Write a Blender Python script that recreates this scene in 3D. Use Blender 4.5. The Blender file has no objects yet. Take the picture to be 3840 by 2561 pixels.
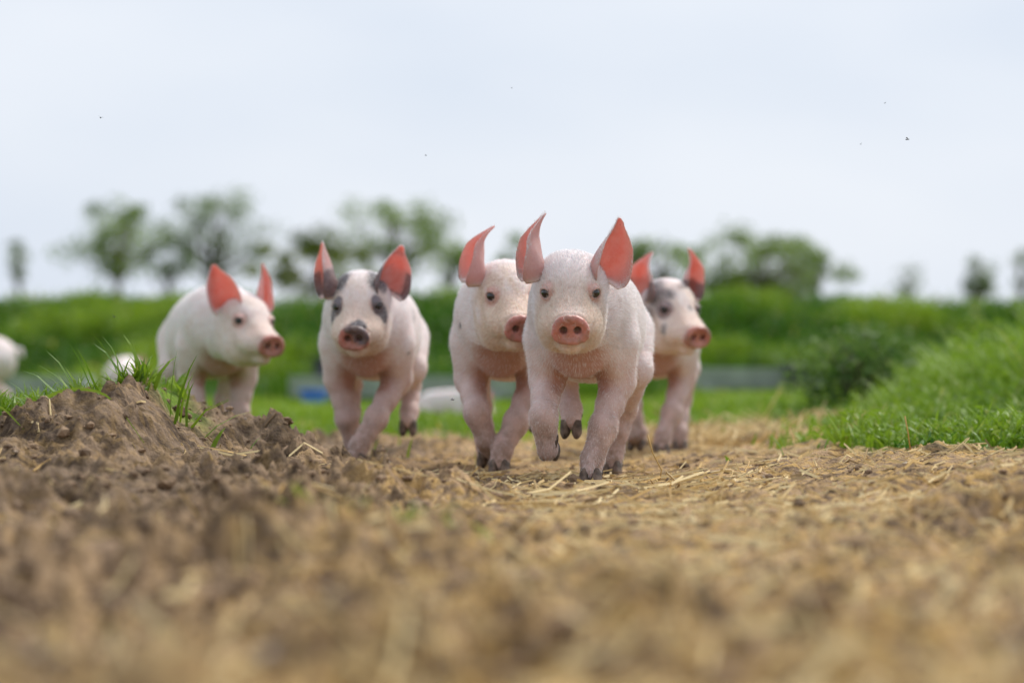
import bpy, math
import numpy as np
from mathutils import Vector

# ------------------------------------------------------------------ camera, sky, sun, exposure
scene = bpy.context.scene
COL = scene.collection
R = math.radians
rng = np.random.default_rng(11)

CAM_Z = 0.205
cd = bpy.data.cameras.new('camera'); cam = bpy.data.objects.new('camera', cd); COL.objects.link(cam)
cam.location = (0, 0, CAM_Z); cam.rotation_euler = (R(90.58), 0, 0)
cd.lens = 100; cd.sensor_width = 36; cd.clip_start = 0.05; cd.clip_end = 2000
cd.dof.use_dof = True; cd.dof.focus_distance = 5.05; cd.dof.aperture_fstop = 3.0
scene.camera = cam

SUN_EL, SUN_AZ = R(52), R(38)          # weak sun behind thin cloud, behind the piglets and to the right
world = bpy.data.worlds.new('World'); scene.world = world; world.use_nodes = True
nt = world.node_tree; nt.nodes.clear()
out = nt.nodes.new('ShaderNodeOutputWorld'); bg = nt.nodes.new('ShaderNodeBackground')
sky = nt.nodes.new('ShaderNodeTexSky'); sky.sky_type = 'NISHITA'; sky.sun_disc = False
sky.sun_elevation = SUN_EL; sky.sun_rotation = SUN_AZ; sky.dust_density = 3.0; sky.air_density = 1.0
tc = nt.nodes.new('ShaderNodeTexCoord'); mp = nt.nodes.new('ShaderNodeMapping')
mp.inputs['Scale'].default_value = (1, 1, 2.6)
noi = nt.nodes.new('ShaderNodeTexNoise'); noi.inputs['Scale'].default_value = 5.0
noi.inputs['Detail'].default_value = 4; noi.inputs['Roughness'].default_value = 0.42
ramp = nt.nodes.new('ShaderNodeValToRGB')
ramp.color_ramp.elements[0].position = 0.36; ramp.color_ramp.elements[0].color = (7.1, 7.75, 8.8, 1)
ramp.color_ramp.elements[1].position = 0.64; ramp.color_ramp.elements[1].color = (8.1, 8.55, 9.3, 1)
mix = nt.nodes.new('ShaderNodeMix'); mix.data_type = 'RGBA'; mix.inputs[0].default_value = 0.93
L = nt.links.new
L(tc.outputs['Generated'], mp.inputs['Vector']); L(mp.outputs['Vector'], noi.inputs['Vector'])
L(noi.outputs['Fac'], ramp.inputs['Fac']); L(sky.outputs['Color'], mix.inputs[6]); L(ramp.outputs['Color'], mix.inputs[7])
L(mix.outputs[2], bg.inputs['Color']); bg.inputs['Strength'].default_value = 0.043
L(bg.outputs['Background'], out.inputs['Surface'])

sd = bpy.data.lights.new('sun', 'SUN'); sun = bpy.data.objects.new('sun', sd); COL.objects.link(sun)
sd.energy = 1.5; sd.angle = R(14); sd.color = (1.0, 0.965, 0.91)
sdir = Vector((math.sin(SUN_AZ)*math.cos(SUN_EL), math.cos(SUN_AZ)*math.cos(SUN_EL), math.sin(SUN_EL)))
sun.rotation_euler = (-sdir).to_track_quat('-Z', 'Y').to_euler(); sun.location = (6, 10, 12)

vs = scene.view_settings
vs.view_transform = 'Standard'; vs.look = 'None'; vs.gamma = 1.0; vs.exposure = 1.32; vs.use_curve_mapping = False
scene.cycles.use_denoising = True
scene.cycles.max_bounces = 8; scene.cycles.transmission_bounces = 6

# ------------------------------------------------------------------ mesh helpers
def mesh(name, V, faces, mat=None, attrs=None, smooth=True):
    """faces: list of int arrays (n,3) or (n,4)"""
    me = bpy.data.meshes.new(name)
    V = np.asarray(V, np.float32)
    me.vertices.add(len(V)); me.vertices.foreach_set('co', V.ravel())
    faces = [np.asarray(f, np.int32) for f in faces if len(f)]
    loops = np.concatenate([f.ravel() for f in faces])
    tot = np.concatenate([np.full(len(f), f.shape[1], np.int32) for f in faces])
    start = np.concatenate([[0], np.cumsum(tot)[:-1]]).astype(np.int32)
    me.loops.add(len(loops)); me.loops.foreach_set('vertex_index', loops)
    me.polygons.add(len(tot)); me.polygons.foreach_set('loop_start', start)
    me.polygons.foreach_set('use_smooth', np.full(len(tot), smooth, bool))
    me.update(calc_edges=True)
    if attrs:
        for k, a in attrs.items():
            at = me.attributes.new(k, 'FLOAT_COLOR', 'POINT')
            at.data.foreach_set('color', np.asarray(a, np.float32).ravel())
    if mat: me.materials.append(mat)
    return me

def obj(name, me, parent=None, label=None, cat=None, group=None, kind=None):
    o = bpy.data.objects.new(name, me); COL.objects.link(o)
    if parent is not None: o.parent = parent
    if label: o['label'] = label
    if cat: o['category'] = cat
    if group: o['group'] = group
    if kind: o['kind'] = kind
    return o

def tube(pts, rad, n=8):
    pts = np.asarray(pts, float); rad = np.asarray(rad, float)
    V = []; F = []
    T = np.gradient(pts, axis=0); T /= np.linalg.norm(T, axis=1)[:, None] + 1e-9
    up = np.array([0.31, 0.2, 0.93])
    for i, (p, t, r) in enumerate(zip(pts, T, rad)):
        a = np.cross(t, up); a /= np.linalg.norm(a) + 1e-9; b = np.cross(t, a)
        th = np.linspace(0, 2*np.pi, n, endpoint=False)
        V.append(p + r*(np.cos(th)[:, None]*a + np.sin(th)[:, None]*b))
    V = np.concatenate(V)
    m = len(pts); j = np.arange(n); j2 = (j+1) % n
    for i in range(m-1):
        F.append(np.stack([i*n+j, i*n+j2, (i+1)*n+j2, (i+1)*n+j], 1))
    V = np.vstack([V, pts[0], pts[-1]])
    c0, c1 = len(V)-2, len(V)-1
    T0 = np.stack([np.full(n, c0), j2, j], 1); T1 = np.stack([np.full(n, c1), (m-1)*n+j, (m-1)*n+j2], 1)
    return V, np.concatenate(F), np.concatenate([T0, T1])

def joinmesh(parts):
    """parts: list of (V, [faces...])"""
    V = []; Q = []; T = []; o = 0
    for v, fs in parts:
        V.append(v)
        for f in fs:
            f = np.asarray(f)
            (Q if f.shape[1] == 4 else T).append(f+o)
        o += len(v)
    res = []
    if Q: res.append(np.concatenate(Q))
    if T: res.append(np.concatenate(T))
    return np.concatenate(V), res

# ------------------------------------------------------------------ noise
def _h(xi, yi, seed):
    h = (xi*374761393 + yi*668265263 + seed*974711317) & 0xffffffff
    h = ((h ^ (h >> 13))*1274126177) & 0xffffffff
    h = ((h ^ (h >> 15))*2246822519) & 0xffffffff
    return (h ^ (h >> 16))/4294967296.0
def perlin(x, y, seed=0):
    x = np.asarray(x, float); y = np.asarray(y, float)
    xi = np.floor(x).astype(np.int64); yi = np.floor(y).astype(np.int64)
    fx = x-xi; fy = y-yi
    u = fx*fx*fx*(fx*(fx*6-15)+10); v = fy*fy*fy*(fy*(fy*6-15)+10)
    def g(i, j):
        a = _h(xi+i, yi+j, seed)*2*np.pi
        return np.cos(a)*(fx-i)+np.sin(a)*(fy-j)
    a = g(0, 0); a = a+u*(g(1, 0)-a); b = g(0, 1); b = b+u*(g(1, 1)-b)
    return (a+v*(b-a))*1.5
def fbm(x, y, seed=0, oc=4, gain=0.5):
    s = 0; a = 1
    for k in range(oc):
        s = s+a*perlin(x, y, seed+k*17); x = x*2.03+3.1; y = y*2.03-1.7; a *= gain
    return s
def domes(x, y, seed, prob=0.6):
    """field of rounded lumps, cell size 1, height 0..~0.45"""
    xi = np.floor(x).astype(np.int64); yi = np.floor(y).astype(np.int64)
    best = np.zeros(np.shape(x))
    for i in (-1, 0, 1):
        for j in (-1, 0, 1):
            cx = xi+i; cy = yi+j
            px = cx+_h(cx, cy, seed); py = cy+_h(cx, cy, seed+5)
            r = 0.25+0.5*_h(cx, cy, seed+9); on = _h(cx, cy, seed+13) < prob
            d2 = ((x-px)**2+(y-py)**2)/(r*r)
            hgt = np.where(on, r*np.sqrt(np.clip(1-d2, 0, 1))*0.8, 0)
            best = np.maximum(best, hgt)
    return best
def sstep(a, b, x):
    t = np.clip((x-a)/(b-a), 0, 1); return t*t*(3-2*t)

# ------------------------------------------------------------------ terrain
MX = np.array([-6, -2.0, -1.2, -.95, -.85, -.74, -.675, -.60, -.53, -.43, -.35, -.28, -.2, -.1, 0.1])
MH = np.array([.04, .05, .072, .086, .096, .122, .168, .110, .064, .044, .018, -.002, -.006, 0, 0])
def bank_h(x): return 0.58+0.07*perlin(x*0.5, x*0+2.2, 5)-0.15*sstep(.8, 4.0, x)
def zbase(x, y):
    x = np.asarray(x, float); y = np.asarray(y, float)
    m = np.interp(x, MX, MH)
    env = sstep(3.0, 5.05, y)*(1-sstep(5.55, 6.45, y))
    env = np.where(y < 5.05, 0.28*sstep(2.2, 3.6, y)+0.72*sstep(4.2, 5.05, y), env)
    z = m*env
    # trodden rise on the right with a soft lip
    z = z+0.050*sstep(0.2, 0.85, x)*sstep(2.6, 4.9, y)*(1-0.75*sstep(5.8, 7.2, y)*(1-sstep(.75, 1.1, x)))
    # weedy rise on the right
    z = z+0.15*sstep(0.12, 0.26, x/np.maximum(y, 1))*sstep(6.3, 11, y)
    # field and bank at the back
    z = z+bank_h(x)*sstep(16.6, 20.5, y)
    return z
PIGSPOTS = [(0.13, 5.3), (-.33, 6.3), (-.02, 5.9), (.36, 6.9)]
def mudmask(x, y):
    """1 on open mud, 0 where grass grows"""
    n = 0.35*perlin(x*1.3, y*1.3, 71)+0.15*perlin(x*4, y*4, 72)
    far = 1-sstep(8.2, 9.5, y+2.2*n)
    right = 1-sstep(.090, .150, (x/np.maximum(y, .5)+.09*n))*sstep(5.1, 5.9, y+n)
    left = 1-sstep(.105, .12, -x/np.maximum(y, .5)+.02*n)*sstep(5.15, 5.4, y)
    left2 = 1-sstep(6.2, 6.8, y+n)*sstep(.06, .085, -x/np.maximum(y, .5)+.02*n)
    return far*right*left*left2
def zt(x, y):
    x = np.asarray(x, float); y = np.asarray(y, float)
    z = zbase(x, y)
    wx = x+0.03*perlin(x*9, y*9, 3); wy = y+0.03*perlin(x*9+5, y*9, 4)
    rough = 0.45+0.75*sstep(0.15, -0.35, x)+0.40*sstep(4.5, 2.8, y)+0.2*sstep(.45, .8, x)
    calm = np.ones_like(x)
    for px, py in PIGSPOTS:
        calm = np.minimum(calm, 0.25+0.75*sstep(0.10, 0.34, np.hypot(x-px, (y-py)*0.7)))
    rough = rough*calm*(0.25+0.75*mudmask(x, y))*(1-0.6*sstep(7, 11, y))
    patch = 0.55+0.9*np.clip(perlin(x*2.1, y*1.7, 31)+.25, 0, 1)
    d = 0.030*fbm(x*3.2, y*2.6, 7, 3)
    rid = 1-np.abs(perlin(wx*7.5, wy*5.5, 21)); d = d+0.034*(rid**3-0.4)
    d = d+0.085*domes(wx*9, wy*8, 41, .36)*0.45-.008
    d = d+0.042*domes(wx*22, wy*20, 43, .45)*0.5
    d = d+0.013*fbm(wx*26+wy*6, wy*18, 9, 2)
    rid2 = 1-np.abs(perlin(wx*24+3*wy, wy*30, 23)); d = d+0.012*(rid2**2-0.4)
    d = d+0.026*domes(x*58, y*50, 47, .5)*.5+0.0065*fbm(x*95, y*85, 12, 3, .6)
    return z+d*rough*patch*0.95

def add_nodes(mat):
    mat.use_nodes = True; n = mat.node_tree.nodes; n.clear()
    o = n.new('ShaderNodeOutputMaterial'); p = n.new('ShaderNodeBsdfPrincipled')
    mat.node_tree.links.new(p.outputs[0], o.inputs[0])
    return n, mat.node_tree.links.new, p, o
def mixrgb(n, l, fac, a, b, blend='MIX'):
    m = n.new('ShaderNodeMix'); m.data_type = 'RGBA'; m.blend_type = blend
    for s, v in ((0, fac), (6, a), (7, b)):
        if isinstance(v, (int, float)): m.inputs[s].default_value = v
        elif isinstance(v, tuple): m.inputs[s].default_value = v+(1,) if len(v) == 3 else v
        else: l(v, m.inputs[s])
    return m.outputs[2]
def noise(n, l, scale, detail=4, rough=0.55, vec=None):
    t = n.new('ShaderNodeTexNoise'); t.inputs['Scale'].default_value = scale
    t.inputs['Detail'].default_value = detail; t.inputs['Roughness'].default_value = rough
    if vec is not None: l(vec, t.inputs['Vector'])
    return t.outputs['Fac']
def rampf(n, l, src, a, b):
    m = n.new('ShaderNodeMapRange'); m.inputs[1].default_value = a; m.inputs[2].default_value = b
    l(src, m.inputs[0]); return m.outputs[0]
def mathn(n, l, op, a, b=0.0):
    m = n.new('ShaderNodeMath'); m.operation = op
    for i, v in enumerate((a, b)):
        if isinstance(v, (int, float)): m.inputs[i].default_value = v
        else: l(v, m.inputs[i])
    return m.outputs[0]
def bump(n, l, h, strength, dist):
    b = n.new('ShaderNodeBump'); b.inputs['Strength'].default_value = strength; b.inputs['Distance'].default_value = dist
    l(h, b.inputs['Height']); return b.outputs[0]

def mat_ground():
    m = bpy.data.materials.new('mud_ground'); n, l, p, o = add_nodes(m)
    pos = n.new('ShaderNodeNewGeometry').outputs['Position']
    at = n.new('ShaderNodeAttribute'); at.attribute_name = 'cover'
    sep = n.new('ShaderNodeSeparateColor'); l(at.outputs['Color'], sep.inputs[0])
    big = rampf(n, l, noise(n, l, 4.2, 5, .65, pos), .44, .60)
    mid = rampf(n, l, noise(n, l, 14, 5, .62, pos), .42, .57)
    fine = rampf(n, l, noise(n, l, 90, 4, .6, pos), .35, .65)
    damp = (0.055, 0.032, 0.018); dry = (0.40, 0.265, 0.150); pale = (0.56, 0.40, 0.245)
    c = mixrgb(n, l, mid, damp, dry)
    c = mixrgb(n, l, mathn(n, l, 'MULTIPLY', big, .62), c, (.085, .052, .031))
    c = mixrgb(n, l, mathn(n, l, 'MULTIPLY', fine, .42), c, pale)
    c = mixrgb(n, l, sep.outputs['Blue'], c, mixrgb(n, l, mid, (.056, .038, .026), (.205, .148, .104)))
    # chaff trodden into the mud
    st = n.new('ShaderNodeMapping'); st.inputs['Scale'].default_value = (1.0, 2.3, 1.0); l(pos, st.inputs['Vector'])
    ch = rampf(n, l, noise(n, l, 30, 4, .65, st.outputs[0]), .46, .60)
    ch = mathn(n, l, 'MULTIPLY', ch, sep.outputs['Green'])
    c = mixrgb(n, l, ch, c, (0.52, 0.33, 0.115))
    # green cover beyond the mud
    gr = mixrgb(n, l, mid, (0.07, 0.13, 0.012), (0.15, 0.23, 0.02))
    c = mixrgb(n, l, sep.outputs['Red'], c, gr)
    l(c, p.inputs['Base Color']); p.inputs['Roughness'].default_value = .9
    p.inputs['Specular IOR Level'].default_value = .15
    hgt = mathn(n, l, 'ADD', noise(n, l, 160, 4, .65, pos), mathn(n, l, 'MULTIPLY', noise(n, l, 45, 3, .6, pos), 1.5))
    l(bump(n, l, hgt, .9, .006), p.inputs['Normal'])
    return m

def build_ground():
    ys = np.concatenate([np.exp(np.arange(math.log(.35), math.log(1.5), .02)),
                         np.exp(np.arange(math.log(1.5), math.log(3.4), .0042)),
                         np.exp(np.arange(math.log(3.4), math.log(6.6), .00135)),
                         np.exp(np.arange(math.log(6.6), math.log(16), .006)),
                         np.exp(np.arange(math.log(16), math.log(23), .008)),
                         np.exp(np.arange(math.log(23), math.log(900), .06))])
    us = np.concatenate([-np.exp(np.linspace(math.log(3.0), math.log(.215), 40)), np.linspace(-.21, .21, 330),
                         np.exp(np.linspace(math.log(.215), math.log(3.0), 40))])
    U, Yg = np.meshgrid(us, ys); X = U*Yg
    Z = zt(X, Yg)
    V = np.stack([X, Yg, Z], -1).reshape(-1, 3)
    ny, nx = X.shape; i = np.arange(ny-1)[:, None]*nx+np.arange(nx-1)[None]
    F = np.stack([i, i+1, i+nx+1, i+nx], -1).reshape(-1, 4)
    mm = mudmask(X, Yg)
    chaff = 0.34+.45*sstep(-.45, .1, X)+.15*sstep(3.6, 2.4, Yg)+.3*np.clip(perlin(X*1.7, Yg*1.7, 91), -1, 1)+.55*sstep(7, 8.4, Yg)
    dug = np.clip(sstep(-.05, -.5, X+.2*perlin(X*2, Yg*2, 92))*sstep(2.6, 3.8, Yg)*.75+.25*perlin(X*3, Yg*3, 93), 0, .85)
    A = np.stack([1-mm, np.clip(chaff, 0, 1)*(1-.6*dug), dug, 1+0*mm], -1).reshape(-1, 4)
    me = mesh('ground', V, [F], mat_ground(), {'cover': A})
    obj('ground', me, kind='structure')
build_ground()

# ------------------------------------------------------------------ plant, straw materials
def mat_leaf(name, c0, c1, c2, transl=.35, rough=.5):
    m = bpy.data.materials.new(name); n, l, p, o = add_nodes(m)
    at = n.new('ShaderNodeAttribute'); at.attribute_name = 'tint'
    sep = n.new('ShaderNodeSeparateColor'); l(at.outputs['Color'], sep.inputs[0])
    c = mixrgb(n, l, sep.outputs['Red'], c0, c1)
    c = mixrgb(n, l, sep.outputs['Green'], c, c2)
    l(c, p.inputs['Base Color']); p.inputs['Roughness'].default_value = rough
    p.inputs['Specular IOR Level'].default_value = .3
    if transl > 0:
        t = n.new('ShaderNodeBsdfTranslucent'); l(c, t.inputs['Color'])
        mx = n.new('ShaderNodeMixShader'); mx.inputs[0].default_value = transl
        l(p.outputs[0], mx.inputs[1]); l(t.outputs[0], mx.inputs[2]); l(mx.outputs[0], o.inputs[0])
    return m
M_GRASS = mat_leaf('grass_blade', (0.050, 0.145, 0.008), (0.24, 0.36, 0.022), (0.45, 0.40, 0.10), .4)
M_WEED = mat_leaf('weed_leaf', (0.045, 0.14, 0.010), (0.22, 0.35, 0.025), (0.38, 0.42, 0.12), .35)
M_STRAW = mat_leaf('straw', (0.48, 0.29, 0.08), (0.80, 0.64, 0.34), (0.17, 0.095, 0.04), 0, .5)
M_BARK = bpy.data.materials.new('bark')
n, l, p, o = add_nodes(M_BARK)
l(mixrgb(n, l, noise(n, l, 30), (.06, .045, .03), (.14, .11, .08)), p.inputs['Base Color']); p.inputs['Roughness'].default_value = .9

def blades(P, H, W, lean, bend, az=None, tint=None, dry=None):
    """grass blades: two segments and a tip"""
    N = len(P)
    az = rng.uniform(0, 2*np.pi, N) if az is None else az
    d = np.stack([np.cos(az), np.sin(az), 0*az], 1)
    wa = az+np.pi/2+rng.normal(0, .5, N)
    w = np.stack([np.cos(wa), np.sin(wa), 0*wa], 1)*W[:, None]*.5
    up = np.array([0, 0, 1.0])
    def pt(s):
        return P+up*(H*s*(1-bend*.45*s*s))[:, None]+d*(H*(lean*s+bend*s*s*.8))[:, None]
    p0, p1, p2, p3 = pt(0), pt(.4), pt(.75), pt(1.0)
    V = np.stack([p0-w, p0+w, p1-w*.95, p1+w*.95, p2-w*.6, p2+w*.6, p3], 1).reshape(-1, 3)
    b = np.arange(N)[:, None]*7
    Q = np.concatenate([b+np.array([[0, 1, 3, 2]]), b+np.array([[2, 3, 5, 4]])])
    T = b+np.array([[4, 5, 6]])
    tint = rng.uniform(0, 1, N) if tint is None else tint
    dry = (rng.uniform(0, 1, N) < .05)*rng.uniform(.3, 1, N) if dry is None else dry
    A = np.repeat(np.stack([tint, dry, 0*tint, 1+0*tint], 1), 7, 0)
    return V, [Q, T], A
def leaves(P, size, nrm=None, tint=None, dry=None, aspect=.55):
    """small pointed leaves folded along the midrib"""
    N = len(P)
    a = rng.normal(size=(N, 3)); a[:, 2] *= .6; a /= np.linalg.norm(a, axis=1)[:, None]
    b = rng.normal(size=(N, 3)); b -= a*(a*b).sum(1)[:, None]; b /= np.linalg.norm(b, axis=1)[:, None]
    c = np.cross(a, b)
    s = size[:, None]
    V = np.stack([P, P+a*s*.5+b*s*aspect*.5+c*s*.08, P+a*s, P+a*s*.5-b*s*aspect*.5+c*s*.08], 1).reshape(-1, 3)
    i = np.arange(N)[:, None]*4
    T = np.concatenate([i+np.array([[0, 1, 2]]), i+np.array([[0, 2, 3]])])
    tint = rng.uniform(0, 1, N) if tint is None else tint
    dry = (rng.uniform(0, 1, N) < .04)*.8 if dry is None else dry
    A = np.repeat(np.stack([tint, dry, 0*tint, 1+0*tint], 1), 4, 0)
    return V, [T], A
def ground_pts(x, y): return np.stack([x, y, zt(x, y)], 1)

# grass on the field and the bank behind
def stuff(name, data, mat, label, cat):
    V, F, A = data
    obj(name, mesh(name, V, F, mat, {'tint': A}, smooth=False), None, label, cat, kind='stuff')
def cat3(items):
    V, F = joinmesh([(v, f) for v, f, a in items]); return V, F, np.concatenate([a for v, f, a in items])

N = 120000
y = np.exp(rng.uniform(math.log(5.6), math.log(17.5), N)); x = rng.uniform(-.42, .42, N)*y
keep = rng.uniform(0, 1, N) > np.clip(mudmask(x, y)*1.25, 0, .997)
x, y = x[keep], y[keep]
tuft = np.clip(fbm(x*1.6, y*1.1, 52, 3)*.6+.45, 0, 1)
hh = (.025+.055*tuft*rng.uniform(.5, 1.3, len(x)))*(.7+.03*y)
stuff('grass', blades(ground_pts(x, y), hh, rng.uniform(.004, .009, len(x))*(1+.05*y), rng.uniform(0, .4, len(x)),
      rng.uniform(.1, .8, len(x)), tint=np.clip(.45+.6*tuft+rng.normal(0, .2, len(x)), 0, 1)), M_GRASS,
      'short bright green grass on the flat field behind the piglets', 'grass')
N = 125000
y = rng.uniform(16.6, 23, N); x = rng.uniform(-.48, .48, N)*y
cl = np.clip(fbm(x*1.5, y*.9, 61, 3)*.9+.45, 0, 1); low = np.clip(1.3*perlin(x*.6, y*.7, 64)+.6, 0, 1)
hh = (.04+.20*cl)*rng.uniform(.6, 1.25, N)
g = blades(ground_pts(x, y), hh, rng.uniform(.01, .022, N), rng.uniform(0, .4, N), rng.uniform(.1, .7, N),
           tint=np.clip(-.15+1.3*cl*low+rng.normal(0, .12, N), 0, 1), dry=(rng.uniform(0, 1, N) < .03)*.7)
N2 = 85000
y = rng.uniform(16.8, 23, N2); x = rng.uniform(-.48, .48, N2)*y
cl = np.clip(fbm(x*1.5, y*.9, 61, 3)*.9+.45, 0, 1); low = np.clip(1.3*perlin(x*.6, y*.7, 64)+.6, 0, 1)
P = ground_pts(x, y); P[:, 2] += rng.uniform(0, 1, N2)**.7*(.05+.17*cl)
lv = leaves(P, rng.uniform(.025, .06, N2), tint=np.clip(-.15+1.3*cl*low+rng.normal(0, .15, N2), 0, 1))
stuff('bank_vegetation', cat3([g, lv]), M_GRASS, 'thick green grass and weeds covering the long bank behind the field', 'grass')

# weeds on the right-hand rise
N = 70000
y = np.exp(rng.uniform(math.log(5.5), math.log(15), N)); x = rng.uniform(.095, .34, N)*y
keep = rng.uniform(0, 1, N) > np.clip(mudmask(x, y)*1.2, 0, .995); x, y = x[keep], y[keep]
cl = np.clip(fbm(x*2.4, y*1.8, 83, 3)*.75+.5, 0, 1); edge = sstep(.10, .20, x/y)*sstep(5.8, 9.5, y)*.85+.15*cl
hh = (.03+.05*edge+.36*cl**1.6*edge)*rng.uniform(.3, 1.25, len(x))
g = blades(ground_pts(x, y), hh, rng.uniform(.003, .007, len(x))*(1+.06*y), rng.uniform(0, .5, len(x)), rng.uniform(.2, .9, len(x)),
           tint=np.clip(-.15+1.3*cl+rng.normal(0, .2, len(x)), 0, 1))
P = ground_pts(x, y); P[:, 2] += rng.uniform(0, 1, len(x))**.6*(.02+.05*edge+.34*cl**1.6*edge)
half = rng.uniform(0, 1, len(x)) < .6; P = P[half]; cl = cl[half]; x = x[half]
lv = leaves(P, np.clip(rng.gamma(3, .009, len(x))+.006, 0, .045)*np.clip(y[half]/10, .5, 1.2), aspect=.36, tint=np.clip(-.25+1.5*cl+rng.normal(0, .22, len(x)), 0, 1), dry=(rng.uniform(0, 1, len(x)) < .10+.25*(perlin(x*1.3, P[:, 1]*1.3, 410) > .15))*rng.uniform(.2, .9, len(x)))
stuff('weeds', cat3([g, lv]), M_WEED, 'leafy green weeds and grass growing on the rise at the path edge', 'weeds')

# grass on top of the mud mound
items = []
N = 9000
u = rng.uniform(-.205, -.112, N); y = rng.uniform(5.18, 5.62, N); x = u*y
k = (u < -.127)&(rng.uniform(0, 1, N) < .35+.65*(perlin(x*9, y*9, 333) > -.05)); x, y = x[k], y[k]
items.append(blades(ground_pts(x, y), rng.uniform(.03, .10, len(x))*(.55+.45*sstep(-.128, -.15, x/y)), rng.uniform(.003, .007, len(x)), rng.uniform(0, .6, len(x)), rng.uniform(.2, 1, len(x)),
             tint=rng.uniform(.3, 1, len(x))))
# the long blades that stand out (foot x, foot y, height, heading, lean, bend)
LB = [(-.78, 5.2, .15, 2.9, .25, .35), (-.745, 5.22, .155, 2.9, .22, .2), (-.735, 5.2, .12, 2.8, .3, .3), (-.70, 5.2, .125, 2.95, .18, .3),
      (-.675, 5.22, .105, 2.9, .2, .25), (-.625, 5.2, .14, .1, .0, .12), (-.61, 5.22, .115, .3, .05, .25), (-.60, 5.18, .10, .1, .6, .8),
      (-.59, 5.2, .09, .1, .5, .9), (-.57, 5.2, .075, .1, .8, .6), (-.80, 5.15, .10, 3.0, .8, .9), (-.82, 5.2, .10, 3.1, .9, .8),
      (-.79, 5.22, .09, 3.0, .9, .5), (-.865, 5.15, .095, 1.2, .1, .3), (-.895, 5.1, .085, 2.6, .2, .4), (-.90, 5.15, .075, 1.0, .2, .3),
      (-.77, 5.1, .08, 2.7, .2, .7), (-.73, 5.12, .07, 2.5, .2, .8), (-.555, 5.25, .07, .4, .25, .2), (-.55, 5.2, .05, .9, .5, .3),
      (-.84, 5.05, .06, .7, .2, .2), (-.86, 5.1, .10, 1.9, .1, .5), (-.92, 5.1, .07, 2.2, .2, .5), (-.93, 5.0, .06, .6, .3, .8), (-.715, 5.2, .09, 2.2, .1, .2),
      (-.66, 5.24, .08, .8, .3, .5), (-.88, 5.08, .12, 2.8, .2, .4), (-.91, 5.05, .11, 2.0, .1, .3), (-.93, 5.06, .10, 1.0, .2, .4), (-.85, 5.1, .11, .6, .2, .5), (-.83, 5.12, .13, 2.5, .15, .4), (-.80, 5.1, .11, 2.9, .3, .6), (-.77, 5.12, .13, 2.7, .2, .3), (-.64, 5.25, .06, 2.4, .3, .4), (-.80, 5.25, .11, .4, .2, .3), (-.76, 5.26, .09, .7, .15, .3)]
LB = np.array(LB); LB = np.concatenate([LB, LB+rng.normal(0, 1, LB.shape)*np.array([.04, .05, .015, .4, .15, .15])]); LB[:, 2] = np.abs(LB[:, 2])*.97+.004; P = ground_pts(LB[:, 0], LB[:, 1]); P[:, 2] -= .004
items.append(blades(P, LB[:, 2], rng.uniform(.007, .010, len(LB)), LB[:, 4], LB[:, 5], az=LB[:, 3], tint=rng.uniform(.2, .8, len(LB)), dry=np.zeros(len(LB))))
stuff('mound_grass', cat3(items), M_GRASS, 'long thin green grass blades growing on top of the mud mound', 'grass')
def arched_blade(pts, w, name, label):
    pts = np.array(pts, float); m = len(pts)
    tt = np.linspace(0, 1, m); s = np.linspace(0, 1, 16)
    c = np.stack([np.interp(s, tt, pts[:, k]) for k in range(3)], 1)
    for _ in range(2): c[1:-1] = (c[:-2]+2*c[1:-1]+c[2:])/4
    ww = w*np.sqrt(np.clip(1-s, .02, 1))
    side = np.array([0.05, -.6, .8])
    V = np.concatenate([c-side*ww[:, None]*.5, c+side*ww[:, None]*.5+np.array([0, 0, .0006])])
    i = np.arange(15); F = np.stack([i, i+1, i+17, i+16], 1)
    A = np.tile([.45, .12, 0, 1.], (len(V), 1))
    obj(name, mesh(name, V, [F], M_GRASS, {'tint': A}), None, label, 'grass blade')
z0 = lambda a, b: float(zt(np.array([a]), np.array([b]))[0])
def over(pts): return [(a, b, z0(a, b)+c) for a, b, c in pts]
arched_blade(over([(-.87, 5.0, 0), (-.84, 4.98, .014), (-.76, 4.9, .012), (-.68, 4.8, .010), (-.61, 4.72, .003)]), .009, 'arched_grass_blade',
             'broad green grass blade arching down across the face of the mud mound')
arched_blade(over([(-.915, 4.9, 0), (-.90, 4.86, .04), (-.86, 4.8, .035), (-.81, 4.72, .006)]), .009, 'arched_grass_blade', 'pale grey green blade drooping at the foot of the mound tuft')
# green tuft trodden in the path
N = 520
x = rng.normal(-.155, .045, N); y = rng.normal(3.15, .07, N)
stuff('path_tuft', blades(ground_pts(x, y), rng.uniform(.025, .055, N), rng.uniform(.003, .006, N), rng.uniform(.2, 1, N), rng.uniform(.4, 1, N),
      tint=rng.uniform(.3, 1, N), dry=rng.uniform(0, .8, N)), M_GRASS, 'flattened yellowish green grass tuft trodden into the mud path', 'grass')

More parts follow.
